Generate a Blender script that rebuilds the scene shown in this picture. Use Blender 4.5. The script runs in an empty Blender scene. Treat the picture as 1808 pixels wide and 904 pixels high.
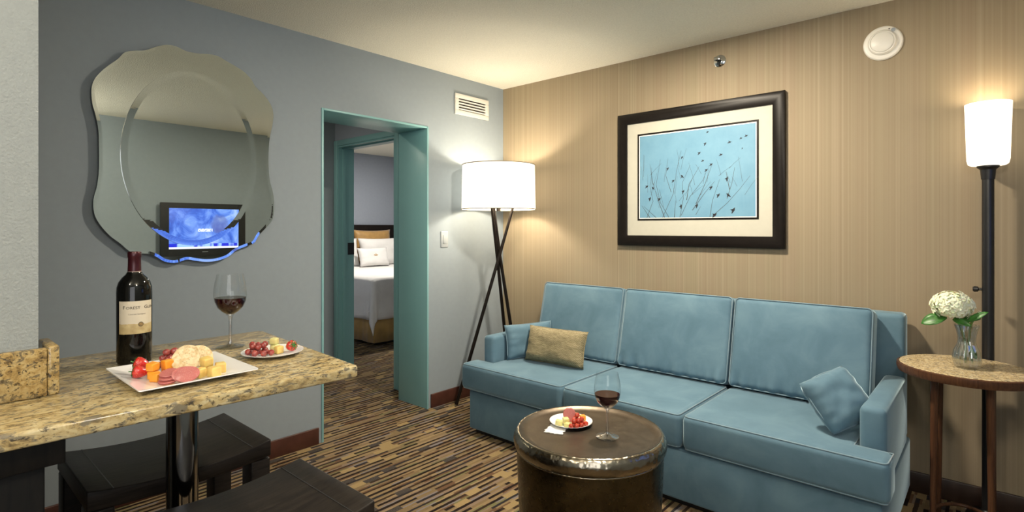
import bpy, bmesh, math, random
from mathutils import Vector, Matrix, noise as mnoise
PI = math.pi
C = bpy.context.scene.collection
SC = bpy.context.scene

# ------------------------------------------------------------------ camera
FPX, YAW = 964.16, 0.72532
cam_d = bpy.data.cameras.new('camera'); cam = bpy.data.objects.new('camera', cam_d); C.objects.link(cam)
cam_d.sensor_width = 36.0; cam_d.sensor_fit = 'HORIZONTAL'
cam_d.lens = 36.0 * FPX / 1808.0
cam_d.shift_y = -(452 - 403.08) / 1808.0
cam_d.clip_start = 0.05
cam.location = (3.0469, -3.3271, 1.2935)
cam.rotation_euler = (PI / 2, 0, YAW)
SC.camera = cam

# ------------------------------------------------------------------ world, exposure, large lights
W = bpy.data.worlds.new('world'); SC.world = W; W.use_nodes = True
W.node_tree.nodes['Background'].inputs[0].default_value = (0.55, 0.62, 0.7, 1)
W.node_tree.nodes['Background'].inputs[1].default_value = 0.3
vs = SC.view_settings
vs.view_transform = 'Standard'; vs.look = 'None'; vs.gamma = 1.0; vs.use_curve_mapping = False
vs.exposure = 0.15
SC.cycles.caustics_reflective = False
SC.cycles.caustics_refractive = False
SC.cycles.sample_clamp_indirect = 4.0

LIGHT = dict(added_window=24, down_sofa=58, added_globe_mid=44, added_globe_bar=32, added_bed_lamp=42, added_hall_lamp=7.0, tripod=21, torch=2.2)

def area(name, loc, target, sx, sy, power, col, shape='RECTANGLE', spread=PI):
    d = bpy.data.lights.new(name, 'AREA'); d.shape = shape; d.size = sx; d.size_y = sy
    d.energy = power; d.color = col; d.spread = spread
    o = bpy.data.objects.new(name, d); C.objects.link(o); o.location = loc
    o.rotation_euler = (Vector(target) - Vector(loc)).to_track_quat('-Z', 'Y').to_euler()
    return o
area('added_window_fill', (3.77, -4.25, 1.45), (0, -4.0, 1.45), 1.6, 1.4, LIGHT['added_window'], (0.97, 0.98, 1.0))  # fill light added to brighten the left wall, not a known daylight source

# ------------------------------------------------------------------ mesh helpers
def new_bm(): return bmesh.new()
def obj(name, bm, mats=None, parent=None, smooth=False, loc=None, rot=None, bevel=0, seg=2, angle=35):
    if isinstance(bm, bmesh.types.BMesh):
        bmesh.ops.recalc_face_normals(bm, faces=bm.faces[:])
        me = bpy.data.meshes.new(name); bm.to_mesh(me); bm.free()
    else: me = bm
    if mats is not None:
        for m in (mats if isinstance(mats, (list, tuple)) else [mats]): me.materials.append(m)
    o = bpy.data.objects.new(name, me); C.objects.link(o)
    if parent: o.parent = parent
    if loc is not None: o.location = loc
    if rot is not None: o.rotation_euler = rot
    if smooth:
        for p in me.polygons: p.use_smooth = True
        if smooth == 'auto': me.set_sharp_from_angle(angle=math.radians(angle))
    if bevel:
        b = o.modifiers.new('bevel', 'BEVEL'); b.width = bevel; b.segments = seg; b.limit_method = 'ANGLE'; b.angle_limit = math.radians(40)
        for p in me.polygons: p.use_smooth = True
        me.set_sharp_from_angle(angle=math.radians(30)) if seg < 2 else None
        b.harden_normals = False
    return o
def box(bm, x0, x1, y0, y1, z0, z1, mi=0, M=None):
    v = [bm.verts.new((x, y, z)) for x in (x0, x1) for y in (y0, y1) for z in (z0, z1)]
    if M is not None:
        for q in v: q.co = M @ q.co
    for f in ((0,1,3,2),(4,6,7,5),(0,4,5,1),(2,3,7,6),(0,2,6,4),(1,5,7,3)):
        fc = bm.faces.new([v[i] for i in f]); fc.material_index = mi
    return v
def prism(bm, pts, z0, z1, mi=0, M=None):
    a = [bm.verts.new((p[0], p[1], z0)) for p in pts]; b = [bm.verts.new((p[0], p[1], z1)) for p in pts]
    if M is not None:
        for q in a + b: q.co = M @ q.co
    n = len(pts)
    for f in [bm.faces.new(a[::-1]), bm.faces.new(b)] + [bm.faces.new((a[i], a[(i+1)%n], b[(i+1)%n], b[i])) for i in range(n)]: f.material_index = mi
def lathe(bm, prof, n=32, c=(0,0), mi=0, M=None, fn=None):
    rings = []
    for r, z in prof:
        if r < 1e-6: ring = [bm.verts.new((c[0], c[1], z))]
        else:
            ring = []
            for i in range(n):
                a = 2*PI*i/n; rr = r if fn is None else r*fn(a, z)
                ring.append(bm.verts.new((c[0]+rr*math.cos(a), c[1]+rr*math.sin(a), z)))
        rings.append(ring)
    if M is not None:
        for ring in rings:
            for q in ring: q.co = M @ q.co
    for k in range(len(rings)-1):
        A, B = rings[k], rings[k+1]
        for i in range(n):
            j = (i+1) % n
            if len(A) == 1 and len(B) == 1: continue
            if len(A) == 1: f = bm.faces.new((A[0], B[j], B[i]))
            elif len(B) == 1: f = bm.faces.new((A[i], A[j], B[0]))
            else: f = bm.faces.new((A[i], A[j], B[j], B[i]))
            f.material_index = mi
    return rings
def tube(bm, pts, r, n=10, closed=False, mi=0, radii=None):
    P = [Vector(p) for p in pts]; rings = []; m = len(P); ref = None
    for i, p in enumerate(P):
        if closed: t = P[(i+1)%m] - P[i-1]
        else: t = P[min(i+1, m-1)] - P[max(i-1, 0)]
        t.normalize()
        if ref is None: ref = t.orthogonal().normalized()
        ref = (ref - t*ref.dot(t)).normalized(); b = t.cross(ref)
        rr = radii[i] if radii else r
        rings.append([bm.verts.new(p + rr*(math.cos(2*PI*k/n)*ref + math.sin(2*PI*k/n)*b)) for k in range(n)])
    R = range(m if closed else m-1)
    for i in R:
        A, B = rings[i], rings[(i+1)%m]
        for k in range(n):
            f = bm.faces.new((A[k], A[(k+1)%n], B[(k+1)%n], B[k])); f.material_index = mi
    if not closed:
        bm.faces.new(rings[0][::-1]).material_index = mi; bm.faces.new(rings[-1]).material_index = mi
def cube_grid(n):
    """points of a subdivided cube surface in [-1,1]^3 as a bmesh"""
    bm = new_bm(); bmesh.ops.create_cube(bm, size=2)
    bmesh.ops.subdivide_edges(bm, edges=bm.edges[:], cuts=n, use_grid_fill=True)
    return bm
def cushion(sx, sy, sz, r, crown=0.0, n=14, wrinkle=None):
    """rounded upholstered block centred at the origin; crown swells the +-z faces"""
    bm = cube_grid(n); hx, hy, hz = sx/2, sy/2, sz/2
    def warp(t): return math.copysign(1-(1-abs(t))**1.6, t)
    for v in bm.verts:
        u, w, q = warp(v.co.x), warp(v.co.y), v.co.z
        p = Vector((u*hx, w*hy, q*hz))
        inner = Vector((max(-hx+r, min(hx-r, p.x)), max(-hy+r, min(hy-r, p.y)), max(-hz+r, min(hz-r, p.z))))
        d = p - inner
        if d.length > 1e-9:
            d = d.normalized()*r; p = inner + d
        p.z += math.copysign(crown*(1-abs(u)**3)*(1-abs(w)**3), q) if abs(q) > .3 else 0
        if wrinkle: p += wrinkle(u, w, q)
        v.co = p
    return bm
def pillow(sx, sy, t, seed=0, n=22, cr=0.012, rp=9, ins=.07):
    bm = new_bm(); g = {}
    for s in (1, -1):
        for i in range(n+1):
            for j in range(n+1):
                u, w = 2*i/n-1, 2*j/n-1
                edge = i in (0, n) or j in (0, n)
                if edge and s == -1: g[(s, i, j)] = g[(1, i, j)]; continue
                h = t/2*((1-u**4)*(1-w**4))**0.55
                kr = max(abs(u), abs(w), 1e-6)/(abs(u)**rp+abs(w)**rp+1e-30)**(1/rp)
                k = 1-ins*(1-w*w)*abs(u)**2 ; k2 = 1-ins*(1-u*u)*abs(w)**2
                rr = mnoise.noise(Vector((u*2.2+seed, w*2.2, s*3)))
                rim = max(abs(u), abs(w))
                fold = 0.5*cr*math.sin(17*(u if abs(w) > abs(u) else w)+seed*3)*max(0, rim-.55)*(1 if rim < .97 else .3)
                g[(s, i, j)] = bm.verts.new((u*sx/2*k, w*sy/2*k2, s*(h*(1+.16*rr)) + fold))
        for i in range(n):
            for j in range(n):
                q = [g[(s, i, j)], g[(s, i+1, j)], g[(s, i+1, j+1)], g[(s, i, j+1)]]
                bm.faces.new(q if s == 1 else q[::-1])
    return bm
def blob(r, seed=0, amp=.05, sx=1, sy=1, sz=1, sub=2, freq=1.5):
    bm = new_bm(); bmesh.ops.create_icosphere(bm, subdivisions=sub, radius=1)
    for v in bm.verts:
        d = v.co.normalized(); k = r*(1+amp*mnoise.noise(d*freq+Vector((seed*7.1, seed*3.3, 0))))
        v.co = Vector((d.x*k*sx, d.y*k*sy, d.z*k*sz))
    return bm
def thing(name, label, cat, loc=(0,0,0), rot=(0,0,0), group=None):
    o = bpy.data.objects.new(name, None); C.objects.link(o); o.location = loc; o.rotation_euler = rot
    o.empty_display_size = .05
    o['label'] = label; o['category'] = cat
    if group: o['group'] = group
    return o
def tag(o, label, cat, group=None):
    o['label'] = label; o['category'] = cat
    if group: o['group'] = group
    return o
def struct(name, bm, m, parent=None, **k):
    o = obj(name, bm, m, parent, **k)
    if not parent: o['kind'] = 'structure'
    return o
def part_label(o, l): o['label'] = l; return o
def dup(root, loc=None, rot=None, label=None, scale=None):
    r = root.copy(); C.objects.link(r)
    if loc is not None: r.location = loc
    if rot is not None: r.rotation_euler = rot
    if scale is not None: r.scale = scale
    if label: r['label'] = label
    for ch in list(root.children):
        c = ch.copy(); C.objects.link(c); c.parent = r
        for gch in ch.children:
            d = gch.copy(); C.objects.link(d); d.parent = c
    return r
def frame_euler(xa, ya):
    """rotation whose local x,y axes follow xa, ya"""
    xa = Vector(xa).normalized(); ya = Vector(ya); ya = (ya - xa*ya.dot(xa)).normalized(); za = xa.cross(ya)
    return Matrix((xa, ya, za)).transposed().to_euler()
def text_mesh(s, size, extr=0.0004):
    cu = bpy.data.curves.new('lettering', 'FONT'); cu.body = s; cu.size = size; cu.extrude = extr
    cu.align_x = 'LEFT'; cu.resolution_u = 3
    ob = bpy.data.objects.new('lettering_source', cu); C.objects.link(ob)
    dg = bpy.context.evaluated_depsgraph_get()
    me = bpy.data.meshes.new_from_object(ob.evaluated_get(dg))
    bpy.data.objects.remove(ob); bpy.data.curves.remove(cu)
    me.materials.clear()
    return me

# ------------------------------------------------------------------ material helpers
class G:
    def __init__(s, name):
        s.m = bpy.data.materials.new(name); s.m.use_nodes = True; s.t = s.m.node_tree; s.n = s.t.nodes; s.l = s.t.links
        s.p = s.n['Principled BSDF']; s.out = s.n['Material Output']
    def set(s, inp, v):
        if hasattr(v, 'is_output') or isinstance(v, bpy.types.NodeSocket): s.l.new(v, inp)
        else: inp.default_value = v
    def P(s, **k):
        names = dict(base='Base Color', rough='Roughness', metal='Metallic', spec='Specular IOR Level', trans='Transmission Weight', ior='IOR',
                     sheen='Sheen Weight', sheenr='Sheen Roughness', sheent='Sheen Tint', coat='Coat Weight', coatr='Coat Roughness', sss='Subsurface Weight',
                     emit='Emission Color', emits='Emission Strength', normal='Normal', alpha='Alpha', sssr='Subsurface Radius', ssss='Subsurface Scale')
        for a, v in k.items():
            if isinstance(v, tuple) and len(v) == 3 and a in ('base', 'emit', 'sheent'): v = (*v, 1)
            s.set(s.p.inputs[names[a]], v)
        return s
    def math(s, op, a, b=0.0, c=0.0):
        n = s.n.new('ShaderNodeMath'); n.operation = op
        for i, v in enumerate((a, b, c)): s.set(n.inputs[i], v)
        return n.outputs[0]
    def pos(s, gen='Object'):
        n = s.n.new('ShaderNodeTexCoord'); return n.outputs[gen]
    def sep(s, v):
        n = s.n.new('ShaderNodeSeparateXYZ'); s.l.new(v, n.inputs[0]); return n.outputs
    def comb(s, x, y, z=0.0):
        n = s.n.new('ShaderNodeCombineXYZ')
        for i, v in enumerate((x, y, z)): s.set(n.inputs[i], v)
        return n.outputs[0]
    def map(s, v, scale=(1,1,1), loc=(0,0,0), rot=(0,0,0)):
        n = s.n.new('ShaderNodeMapping'); s.l.new(v, n.inputs[0]); n.inputs['Scale'].default_value = scale; n.inputs['Location'].default_value = loc; n.inputs['Rotation'].default_value = rot
        return n.outputs[0]
    def noise(s, v, scale=5, detail=3, rough=.5, dist=0, col=False):
        n = s.n.new('ShaderNodeTexNoise'); s.l.new(v, n.inputs['Vector']); n.inputs['Scale'].default_value = scale
        n.inputs['Detail'].default_value = detail; n.inputs['Roughness'].default_value = rough; n.inputs['Distortion'].default_value = dist
        return n.outputs['Color' if col else 'Fac']
    def voro(s, v, scale=5, feature='F1', out='Distance', rnd=1.0):
        n = s.n.new('ShaderNodeTexVoronoi'); n.feature = feature; s.l.new(v, n.inputs['Vector']); n.inputs['Scale'].default_value = scale
        n.inputs['Randomness'].default_value = rnd
        return n.outputs[out]
    def white(s, v, dim='2D'):
        n = s.n.new('ShaderNodeTexWhiteNoise'); n.noise_dimensions = dim
        s.l.new(v, n.inputs['W'] if dim == '1D' else n.inputs['Vector']); return n.outputs['Value']
    def ramp(s, f, stops, interp='LINEAR'):
        n = s.n.new('ShaderNodeValToRGB'); n.color_ramp.interpolation = interp; e = n.color_ramp.elements
        while len(e) > 1: e.remove(e[-1])
        for i, (p, c) in enumerate(stops):
            q = e[0] if i == 0 else e.new(p); q.position = p; q.color = (*c, 1) if len(c) == 3 else c
        s.l.new(f, n.inputs[0]); return n.outputs[0]
    def mix(s, f, a, b, mode='MIX'):
        n = s.n.new('ShaderNodeMix'); n.data_type = 'RGBA'; n.blend_type = mode; s.set(n.inputs[0], f)
        for i, v in ((6, a), (7, b)): s.set(n.inputs[i], (*v, 1) if isinstance(v, tuple) and len(v) == 3 else v)
        return n.outputs[2]
    def bump(s, h, strength=.3, dist=.01):
        n = s.n.new('ShaderNodeBump'); n.inputs['Strength'].default_value = strength; n.inputs['Distance'].default_value = dist
        s.l.new(h, n.inputs['Height']); s.l.new(n.outputs[0], s.p.inputs['Normal']); return s
def simple(name, base, rough=.5, metal=0, var=.06, scale=30, bump=0, bscale=200, bdist=.001, **k):
    g = G(name); v = g.pos()
    n = g.noise(v, scale, 3)
    lo = tuple(max(0, c*(1-var)) for c in base); hi = tuple(c*(1+var) for c in base)
    g.P(base=g.ramp(n, [(.3, lo), (.7, hi)]), rough=rough, metal=metal, **k)
    if bump: g.bump(g.noise(v, bscale, 2), bump, bdist)
    return g.m

MAT = {}
MAT['wall_blue'] = simple('slate_blue_wall_paint', (.270, .315, .350), .75, var=.02, bump=.12, bscale=260, bdist=.001)
MAT['wall_tex'] = simple('orange_peel_wall_paint', (.265, .285, .275), .8, var=.03, scale=60, bump=.6, bscale=170, bdist=.004)
MAT['wall_bed'] = simple('bedroom_wall_paint', (.33, .37, .44), .8, var=.02)
MAT['ceiling'] = simple('stippled_cream_ceiling', (.88, .845, .72), .9, var=.05, scale=120, bump=.7, bscale=150, bdist=.006)
MAT['teal'] = simple('teal_gloss_paint', (.235, .46, .475), .35, var=.02, scale=8)
MAT['base'] = simple('dark_red_brown_baseboard', (.062, .021, .014), .4, var=.15, scale=20)
MAT['baseR'] = simple('espresso_baseboard', (.030, .016, .011), .4, var=.15, scale=20)
MAT['black'] = simple('black_plastic', (.012, .012, .013), .35, var=.1)
MAT['white_plastic'] = simple('white_plastic', (.78, .76, .70), .4, var=.02)
MAT['grey_plate'] = simple('grey_painted_switch_plate', (.34, .37, .39), .45, var=.02)
MAT['chrome'] = simple('polished_chrome', (.62, .62, .62), .08, 1, var=.02)
MAT['steel'] = simple('dark_polished_steel', (.30, .30, .30), .10, 1, var=.02)
MAT['glassedge'] = simple('dark_glass_edge', (.03, .045, .042), .1, var=.1)
MAT['porcelain'] = simple('white_porcelain', (.93, .92, .90), .12, var=.01, coat=.5)
MAT['linen'] = simple('white_bed_linen', (.80, .79, .77), .85, var=.03, scale=9, bump=.2, bscale=60, bdist=.01)
MAT['gold'] = simple('gold_satin', (.46, .27, .085), .5, var=.12, scale=14, sheen=.4)
MAT['skirt'] = simple('gold_bed_skirt_fabric', (.56, .36, .12), .55, var=.15, scale=10, sheen=.3)
MAT['tan'] = None
MAT['paper'] = simple('white_paper_napkin', (.80, .79, .76), .9, var=.02)
MAT['bronze_rod'] = simple('dark_bronze_rod', (.018, .013, .010), .35, .6, var=.1)
MAT['darkwood'] = None

def m_wallpaper():
    g = G('striped_grasscloth_wallpaper'); x = g.sep(g.pos())
    s1 = g.noise(g.comb(g.math('MULTIPLY', x[0], 85.0), 0.0, g.math('MULTIPLY', x[2], .12)), 1.0, 3, .6)
    s2 = g.noise(g.comb(g.math('MULTIPLY', x[0], 260.0), 5.0, g.math('MULTIPLY', x[2], .5)), 1.0, 2, .6)
    s3 = g.noise(g.comb(g.math('MULTIPLY', x[0], 9.0), 9.0, 0.0), 1.0, 2)
    c = g.ramp(s1, [(.3, (.235, .182, .112)), (.47, (.285, .227, .148)), (.56, (.31, .25, .165)), (.72, (.40, .335, .235))])
    c = g.mix(g.math('MULTIPLY', s2, .55), c, (.22, .17, .11), 'MIX')
    c = g.mix(.35, c, g.ramp(s3, [(.35, (.30, .225, .15)), (.65, (.285, .245, .15))]))
    g.P(base=c, rough=.75); g.bump(s2, .15, .002); return g.m
MAT['wallpaper'] = m_wallpaper()

def m_carpet():
    g = G('striped_loop_carpet'); x = g.sep(g.pos()); X, Y = x[0], x[1]
    X = g.math('ADD', X, 20.0); Y = g.math('ADD', Y, 20.0)
    wx = g.math('ADD', X, g.math('MULTIPLY', g.noise(g.pos(), 25, 2), .006))
    PER = .0375
    per = g.math('FLOOR', g.math('DIVIDE', wx, PER)); fr = g.math('FRACT', g.math('DIVIDE', wx, PER))
    cut = g.math('ADD', .34, g.math('MULTIPLY', g.white(g.math('ADD', per, .3), '1D'), .16))
    isdark = g.math('LESS_THAN', fr, cut)
    half = g.math('LESS_THAN', fr, .72)
    col = g.math('ADD', g.math('MULTIPLY', per, 3.0), g.math('ADD', isdark, half))
    h1 = g.white(col, '1D')
    seg = g.math('FLOOR', g.math('ADD', g.math('DIVIDE', Y, .115), g.math('MULTIPLY', h1, 9.0)))
    h2 = g.white(g.comb(col, seg))
    tan = g.ramp(h2, [(0, (.26, .185, .097)), (.25, (.20, .143, .078)), (.45, (.23, .165, .115)), (.60, (.30, .215, .115)), (.74, (.145, .082, .045)), (.86, (.205, .18, .175)), (.94, (.175, .16, .075))], 'CONSTANT')
    drk = g.ramp(h2, [(0, (.018, .012, .010)), (.42, (.040, .025, .016)), (.70, (.028, .025, .027)), (.84, (.20, .14, .075))], 'CONSTANT')
    c = g.mix(isdark, tan, drk)
    bx = g.math('FLOOR', g.math('DIVIDE', wx, PER))
    by = g.math('FLOOR', g.math('ADD', g.math('DIVIDE', Y, .085), g.math('MULTIPLY', g.white(g.math('ADD', bx, .5), '1D'), 7.0)))
    h3 = g.white(g.comb(g.math('ADD', bx, 91.0), by))
    fleck = g.noise(g.pos(), 420, 1)
    c = g.mix(g.math('LESS_THAN', h3, .05), c, g.ramp(fleck, [(.4, (.025, .02, .018)), (.6, (.10, .085, .075))]))
    c = g.mix(g.math('GREATER_THAN', h3, .95), c, (.32, .23, .11))
    c = g.mix(.35, c, g.ramp(fleck, [(.35, (.35, .35, .35)), (.65, (1.5, 1.5, 1.5))]), 'MULTIPLY')
    g.P(base=c, rough=.95, spec=.1); g.bump(fleck, .5, .004); return g.m
MAT['carpet'] = m_carpet()

def m_granite(name, dark=1.0, stretch=(1, .45, 1), tint=(1, 1, 1)):
    g = G(name); v = g.map(g.pos(), scale=stretch)
    n1 = g.noise(v, 55, 6, .7, .5); n2 = g.noise(v, 150, 4, .65); n3 = g.noise(v, 11, 3, .5); n4 = g.noise(v, 75, 4, .6, .8)
    T = lambda c: tuple(a*b for a, b in zip(c, tint))
    c = g.ramp(n1, [(.30, T((.10, .075, .045))), (.39, T((.30, .22, .11))), (.46, T((.52, .39, .19))), (.55, T((.66, .54, .31))), (.68, T((.74, .66, .46)))])
    c = g.mix(g.ramp(n4, [(.54, (0, 0, 0)), (.61, (.9, .9, .9))]), c, T((.19, .17, .14)))
    c = g.mix(g.ramp(n2, [(.57, (0, 0, 0)), (.63, (.92, .92, .92))]), c, T((.055, .045, .035)))
    c = g.mix(g.ramp(n3, [(.48, (0, 0, 0)), (.72, (.35, .35, .35))]), c, T((.36, .31, .22)))
    g.P(base=c, rough=.16, spec=.5); return g.m
MAT['granite'] = m_granite('gold_speckled_granite', tint=(.80, .775, .68))
MAT['granite_splash'] = m_granite('gold_speckled_granite_splash', stretch=(1, .8, 1), tint=(.62, .55, .40))
MAT['granite_side'] = m_granite('brown_beige_granite', stretch=(1.2, 1.6, 1), tint=(1.15, 1.14, 1.15))

def m_velvet():
    g = G('blue_velvet'); v = g.pos()
    n = g.noise(v, 5, 4, .6, .4); f = g.noise(v, 300, 2)
    c = g.ramp(n, [(.3, (.084, .156, .212)), (.5, (.104, .186, .248)), (.7, (.134, .226, .288))])
    g.P(base=c, rough=.7, spec=.15, sheen=.75, sheenr=.35, sheent=(.62, .80, .88)); g.bump(f, .12, .002); return g.m
MAT['velvet'] = m_velvet()
MAT['piping'] = simple('blue_piping', (.135, .222, .28), .6, var=.05, sheen=.4)
def m_tan():
    g = G('olive_tan_woven_fabric'); v = g.pos(); x = g.sep(v)
    w = g.math('MULTIPLY', g.math('SINE', g.math('MULTIPLY', x[0], 620.0)), g.math('SINE', g.math('MULTIPLY', x[1], 620.0)))
    n = g.noise(g.map(v, scale=(1, 6, 1)), 40, 3)
    c = g.ramp(g.math('ADD', g.math('MULTIPLY', w, .22), n), [(.25, (.14, .115, .055)), (.6, (.30, .25, .14)), (.85, (.40, .34, .21))])
    g.P(base=c, rough=.8); g.bump(w, .4, .003); return g.m
MAT['tan'] = m_tan()
def m_dark(name, a, b, sc=(30, 2.5, 30), rough=.45):
    g = G(name); v = g.map(g.pos(), scale=sc)
    n = g.noise(v, 3, 4, .6, .8)
    g.P(base=g.ramp(n, [(.35, a), (.65, b)]), rough=rough, spec=.22); g.bump(n, .15, .002); return g.m
MAT['darkwood'] = m_dark('black_brown_oak', (.009, .007, .006), (.022, .017, .013))
MAT['cabinet'] = m_dark('black_cabinet_veneer', (.004, .004, .004), (.008, .007, .006), (2, 20, 2))
MAT['walnut'] = m_dark('dark_walnut', (.055, .024, .013), (.10, .045, .022), (30, 30, 2), .3)
MAT['headboard'] = m_dark('black_headboard_veneer', (.008, .006, .005), (.016, .011, .009), (2, 20, 2))

def m_bronze(name, a, b, rough, bump, sc=60):
    g = G(name); v = g.pos(); n = g.noise(v, 9, 5, .6, .5); h = g.noise(v, sc, 1, .3); n2 = g.noise(v, 40, 3)
    g.P(base=g.ramp(n, [(.3, a), (.7, b)]), metal=1.0, rough=g.math('ADD', rough, g.math('MULTIPLY', n2, .16)))
    g.bump(h, bump, .006); return g.m
MAT['bronze'] = m_bronze('hammered_antique_bronze', (.20, .17, .125), (.36, .32, .25), .14, .5, 55)
MAT['bronze_body'] = m_bronze('dark_antique_bronze', (.055, .043, .024), (.125, .102, .058), .20, .12, 18)
MAT['bronze_top'] = m_bronze('dark_bronze_top', (.085, .067, .050), (.135, .110, .082), .30, .05)

def m_shade(name, col, s):
    g = G(name); n = g.noise(g.pos(), 200, 1)
    g.P(base=(.85, .80, .70), rough=.8, emit=col, emits=g.math('ADD', s, g.math('MULTIPLY', n, .08))); return g.m
MAT['shade'] = m_shade('glowing_linen_shade', (1, .90, .72), 1.35)
MAT['opal'] = m_shade('glowing_opal_glass', (1, .90, .70), 1.35)
MAT['shade_trim'] = simple('tan_shade_trim', (.30, .25, .17), .8)

def m_thin(name, tint, f0=.04):
    g = G(name); t = g.n.new('ShaderNodeBsdfTransparent'); t.inputs[0].default_value = (*tint, 1)
    gl = g.n.new('ShaderNodeBsdfGlossy'); gl.inputs['Roughness'].default_value = .01
    lw = g.n.new('ShaderNodeLayerWeight'); lw.inputs['Blend'].default_value = .5
    fz = g.math('ADD', f0, g.math('MULTIPLY', .75, g.math('POWER', lw.outputs['Facing'], 3.2)))
    mx = g.n.new('ShaderNodeMixShader'); g.l.new(fz, mx.inputs[0]); g.l.new(t.outputs[0], mx.inputs[1]); g.l.new(gl.outputs[0], mx.inputs[2])
    g.l.new(mx.outputs[0], g.out.inputs[0]); return g.m
MAT['glass'] = m_thin('clear_thin_glass', (.97, .98, .98))
MAT['glass_foot'] = m_thin('bright_foot_glass', (.96, .97, .97), .24)
MAT['glass_cut'] = m_thin('sparkling_cut_glass', (.94, .96, .95), .22)
g = G('clear_crystal'); g.P(base=(1, 1, 1), rough=.0, trans=1.0, ior=1.5); MAT['crystal'] = g.m
g = G('silvered_mirror'); n_ = g.noise(g.pos(), 2, 1); g.P(base=g.ramp(n_, [(0, (.70, .75, .71)), (1, (.73, .78, .74))]), metal=1.0, rough=.0); MAT['mirror'] = g.m
MAT['wine'] = simple('red_wine', (.020, .002, .004), .03, var=.2)
MAT['bottle'] = simple('black_green_bottle_glass', (.004, .004, .0035), .05, var=.1, spec=.35)
MAT['foil'] = simple('dark_red_foil', (.045, .006, .010), .3, .3)
MAT['foilband'] = simple('pale_foil_band', (.45, .35, .30), .4, .3)
def m_label():
    g = G('cream_wine_label'); x = g.sep(g.pos()); n = g.noise(g.map(g.pos(), scale=(18, 18, 2)), 1.5, 3)
    hill = g.math('LESS_THAN', x[2], g.math('ADD', .098, g.math('MULTIPLY', n, .020)))
    g.P(base=g.mix(hill, (.60, .53, .40), g.ramp(g.noise(g.pos(), 60, 2), [(.3, (.36, .26, .11)), (.7, (.50, .40, .20))])), rough=.6); return g.m
MAT['label'] = m_label()
MAT['ink'] = simple('dark_ink', (.03, .022, .015), .6)
MAT['ink_grey'] = simple('grey_ink', (.22, .19, .15), .6)

MAT['cheddar'] = simple('orange_cheddar', (.80, .30, .020), .45, var=.08, sss=.15)
MAT['cheese'] = simple('pale_yellow_cheese', (.72, .52, .16), .45, var=.14, scale=60, sss=.15)
MAT['melon'] = simple('pale_green_melon', (.66, .62, .26), .35, var=.1, scale=60, sss=.2)
def m_salami():
    g = G('pink_salami'); v = g.pos(); n = g.voro(v, 420); n2 = g.noise(v, 200, 3)
    c = g.ramp(n, [(.12, (.62, .36, .30)), (.35, (.50, .15, .13))])
    g.P(base=g.mix(g.math('MULTIPLY', n2, .4), c, (.40, .10, .10)), rough=.35, sss=.1); return g.m
MAT['salami'] = m_salami()
MAT['salami_rind'] = simple('dark_red_salami_rind', (.28, .055, .05), .4)
def m_cracker():
    g = G('golden_seeded_cracker'); v = g.pos(); n = g.noise(v, 120, 4); w = g.voro(v, 150)
    c = g.ramp(n, [(.3, (.55, .36, .15)), (.6, (.76, .62, .38))]); c = g.mix(g.ramp(w, [(.12, (.7, .7, .7)), (.22, (0, 0, 0))]), c, (.30, .20, .09))
    g.P(base=c, rough=.7); g.bump(n, .5, .002); return g.m
MAT['cracker'] = m_cracker()
def m_grape():
    g = G('red_grape_skin'); v = g.pos(); n = g.noise(v, 90, 3)
    g.P(base=g.ramp(n, [(.3, (.16, .018, .022)), (.7, (.34, .07, .05))]), rough=.18, sss=.25, coat=.3); return g.m
MAT['grape'] = m_grape()
def m_cherry():
    g = G('bright_red_grape_skin'); v = g.pos(); n = g.noise(v, 90, 3)
    g.P(base=g.ramp(n, [(.3, (.36, .022, .012)), (.7, (.50, .07, .03))]), rough=.15, sss=.25, coat=.4); return g.m
MAT['grape_red'] = m_cherry()
def m_straw():
    g = G('strawberry_skin'); v = g.pos(); w = g.voro(v, 330)
    g.P(base=g.ramp(w, [(.10, (.75, .45, .15)), (.2, (.50, .022, .018))]), rough=.25, coat=.4, sss=.1); g.bump(w, .4, .001); return g.m
MAT['straw'] = m_straw()
MAT['leaf'] = simple('green_leaf', (.035, .15, .02), .4, var=.35, scale=60)
MAT['stem'] = simple('pale_green_stem', (.16, .28, .05), .5)
MAT['petal'] = simple('cream_white_petal', (.84, .84, .62), .6, var=.06, scale=80, sss=.2)
MAT['matboard'] = simple('cream_mat_board', (.50, .485, .41), .8, var=.02)
MAT['white_core'] = simple('white_mat_core', (.80, .79, .74), .8)
MAT['frame'] = simple('espresso_black_frame', (.008, .006, .005), .40, var=.2, spec=.22)
def m_print():
    g = G('sky_blue_print'); v = g.pos(); n = g.noise(v, 7, 5, .6); n2 = g.noise(g.map(v, scale=(30, 1, 4)), 3, 3)
    c = g.ramp(n, [(.3, (.115, .27, .40)), (.7, (.155, .325, .455))]); c = g.mix(g.math('MULTIPLY', n2, .25), c, (.19, .35, .46))
    g.P(base=c, rough=.6); return g.m
MAT['print'] = m_print()
MAT['twig'] = simple('brown_painted_twig', (.065, .085, .095), .7)
MAT['bird'] = simple('dark_painted_bird', (.02, .022, .03), .7)
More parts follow.
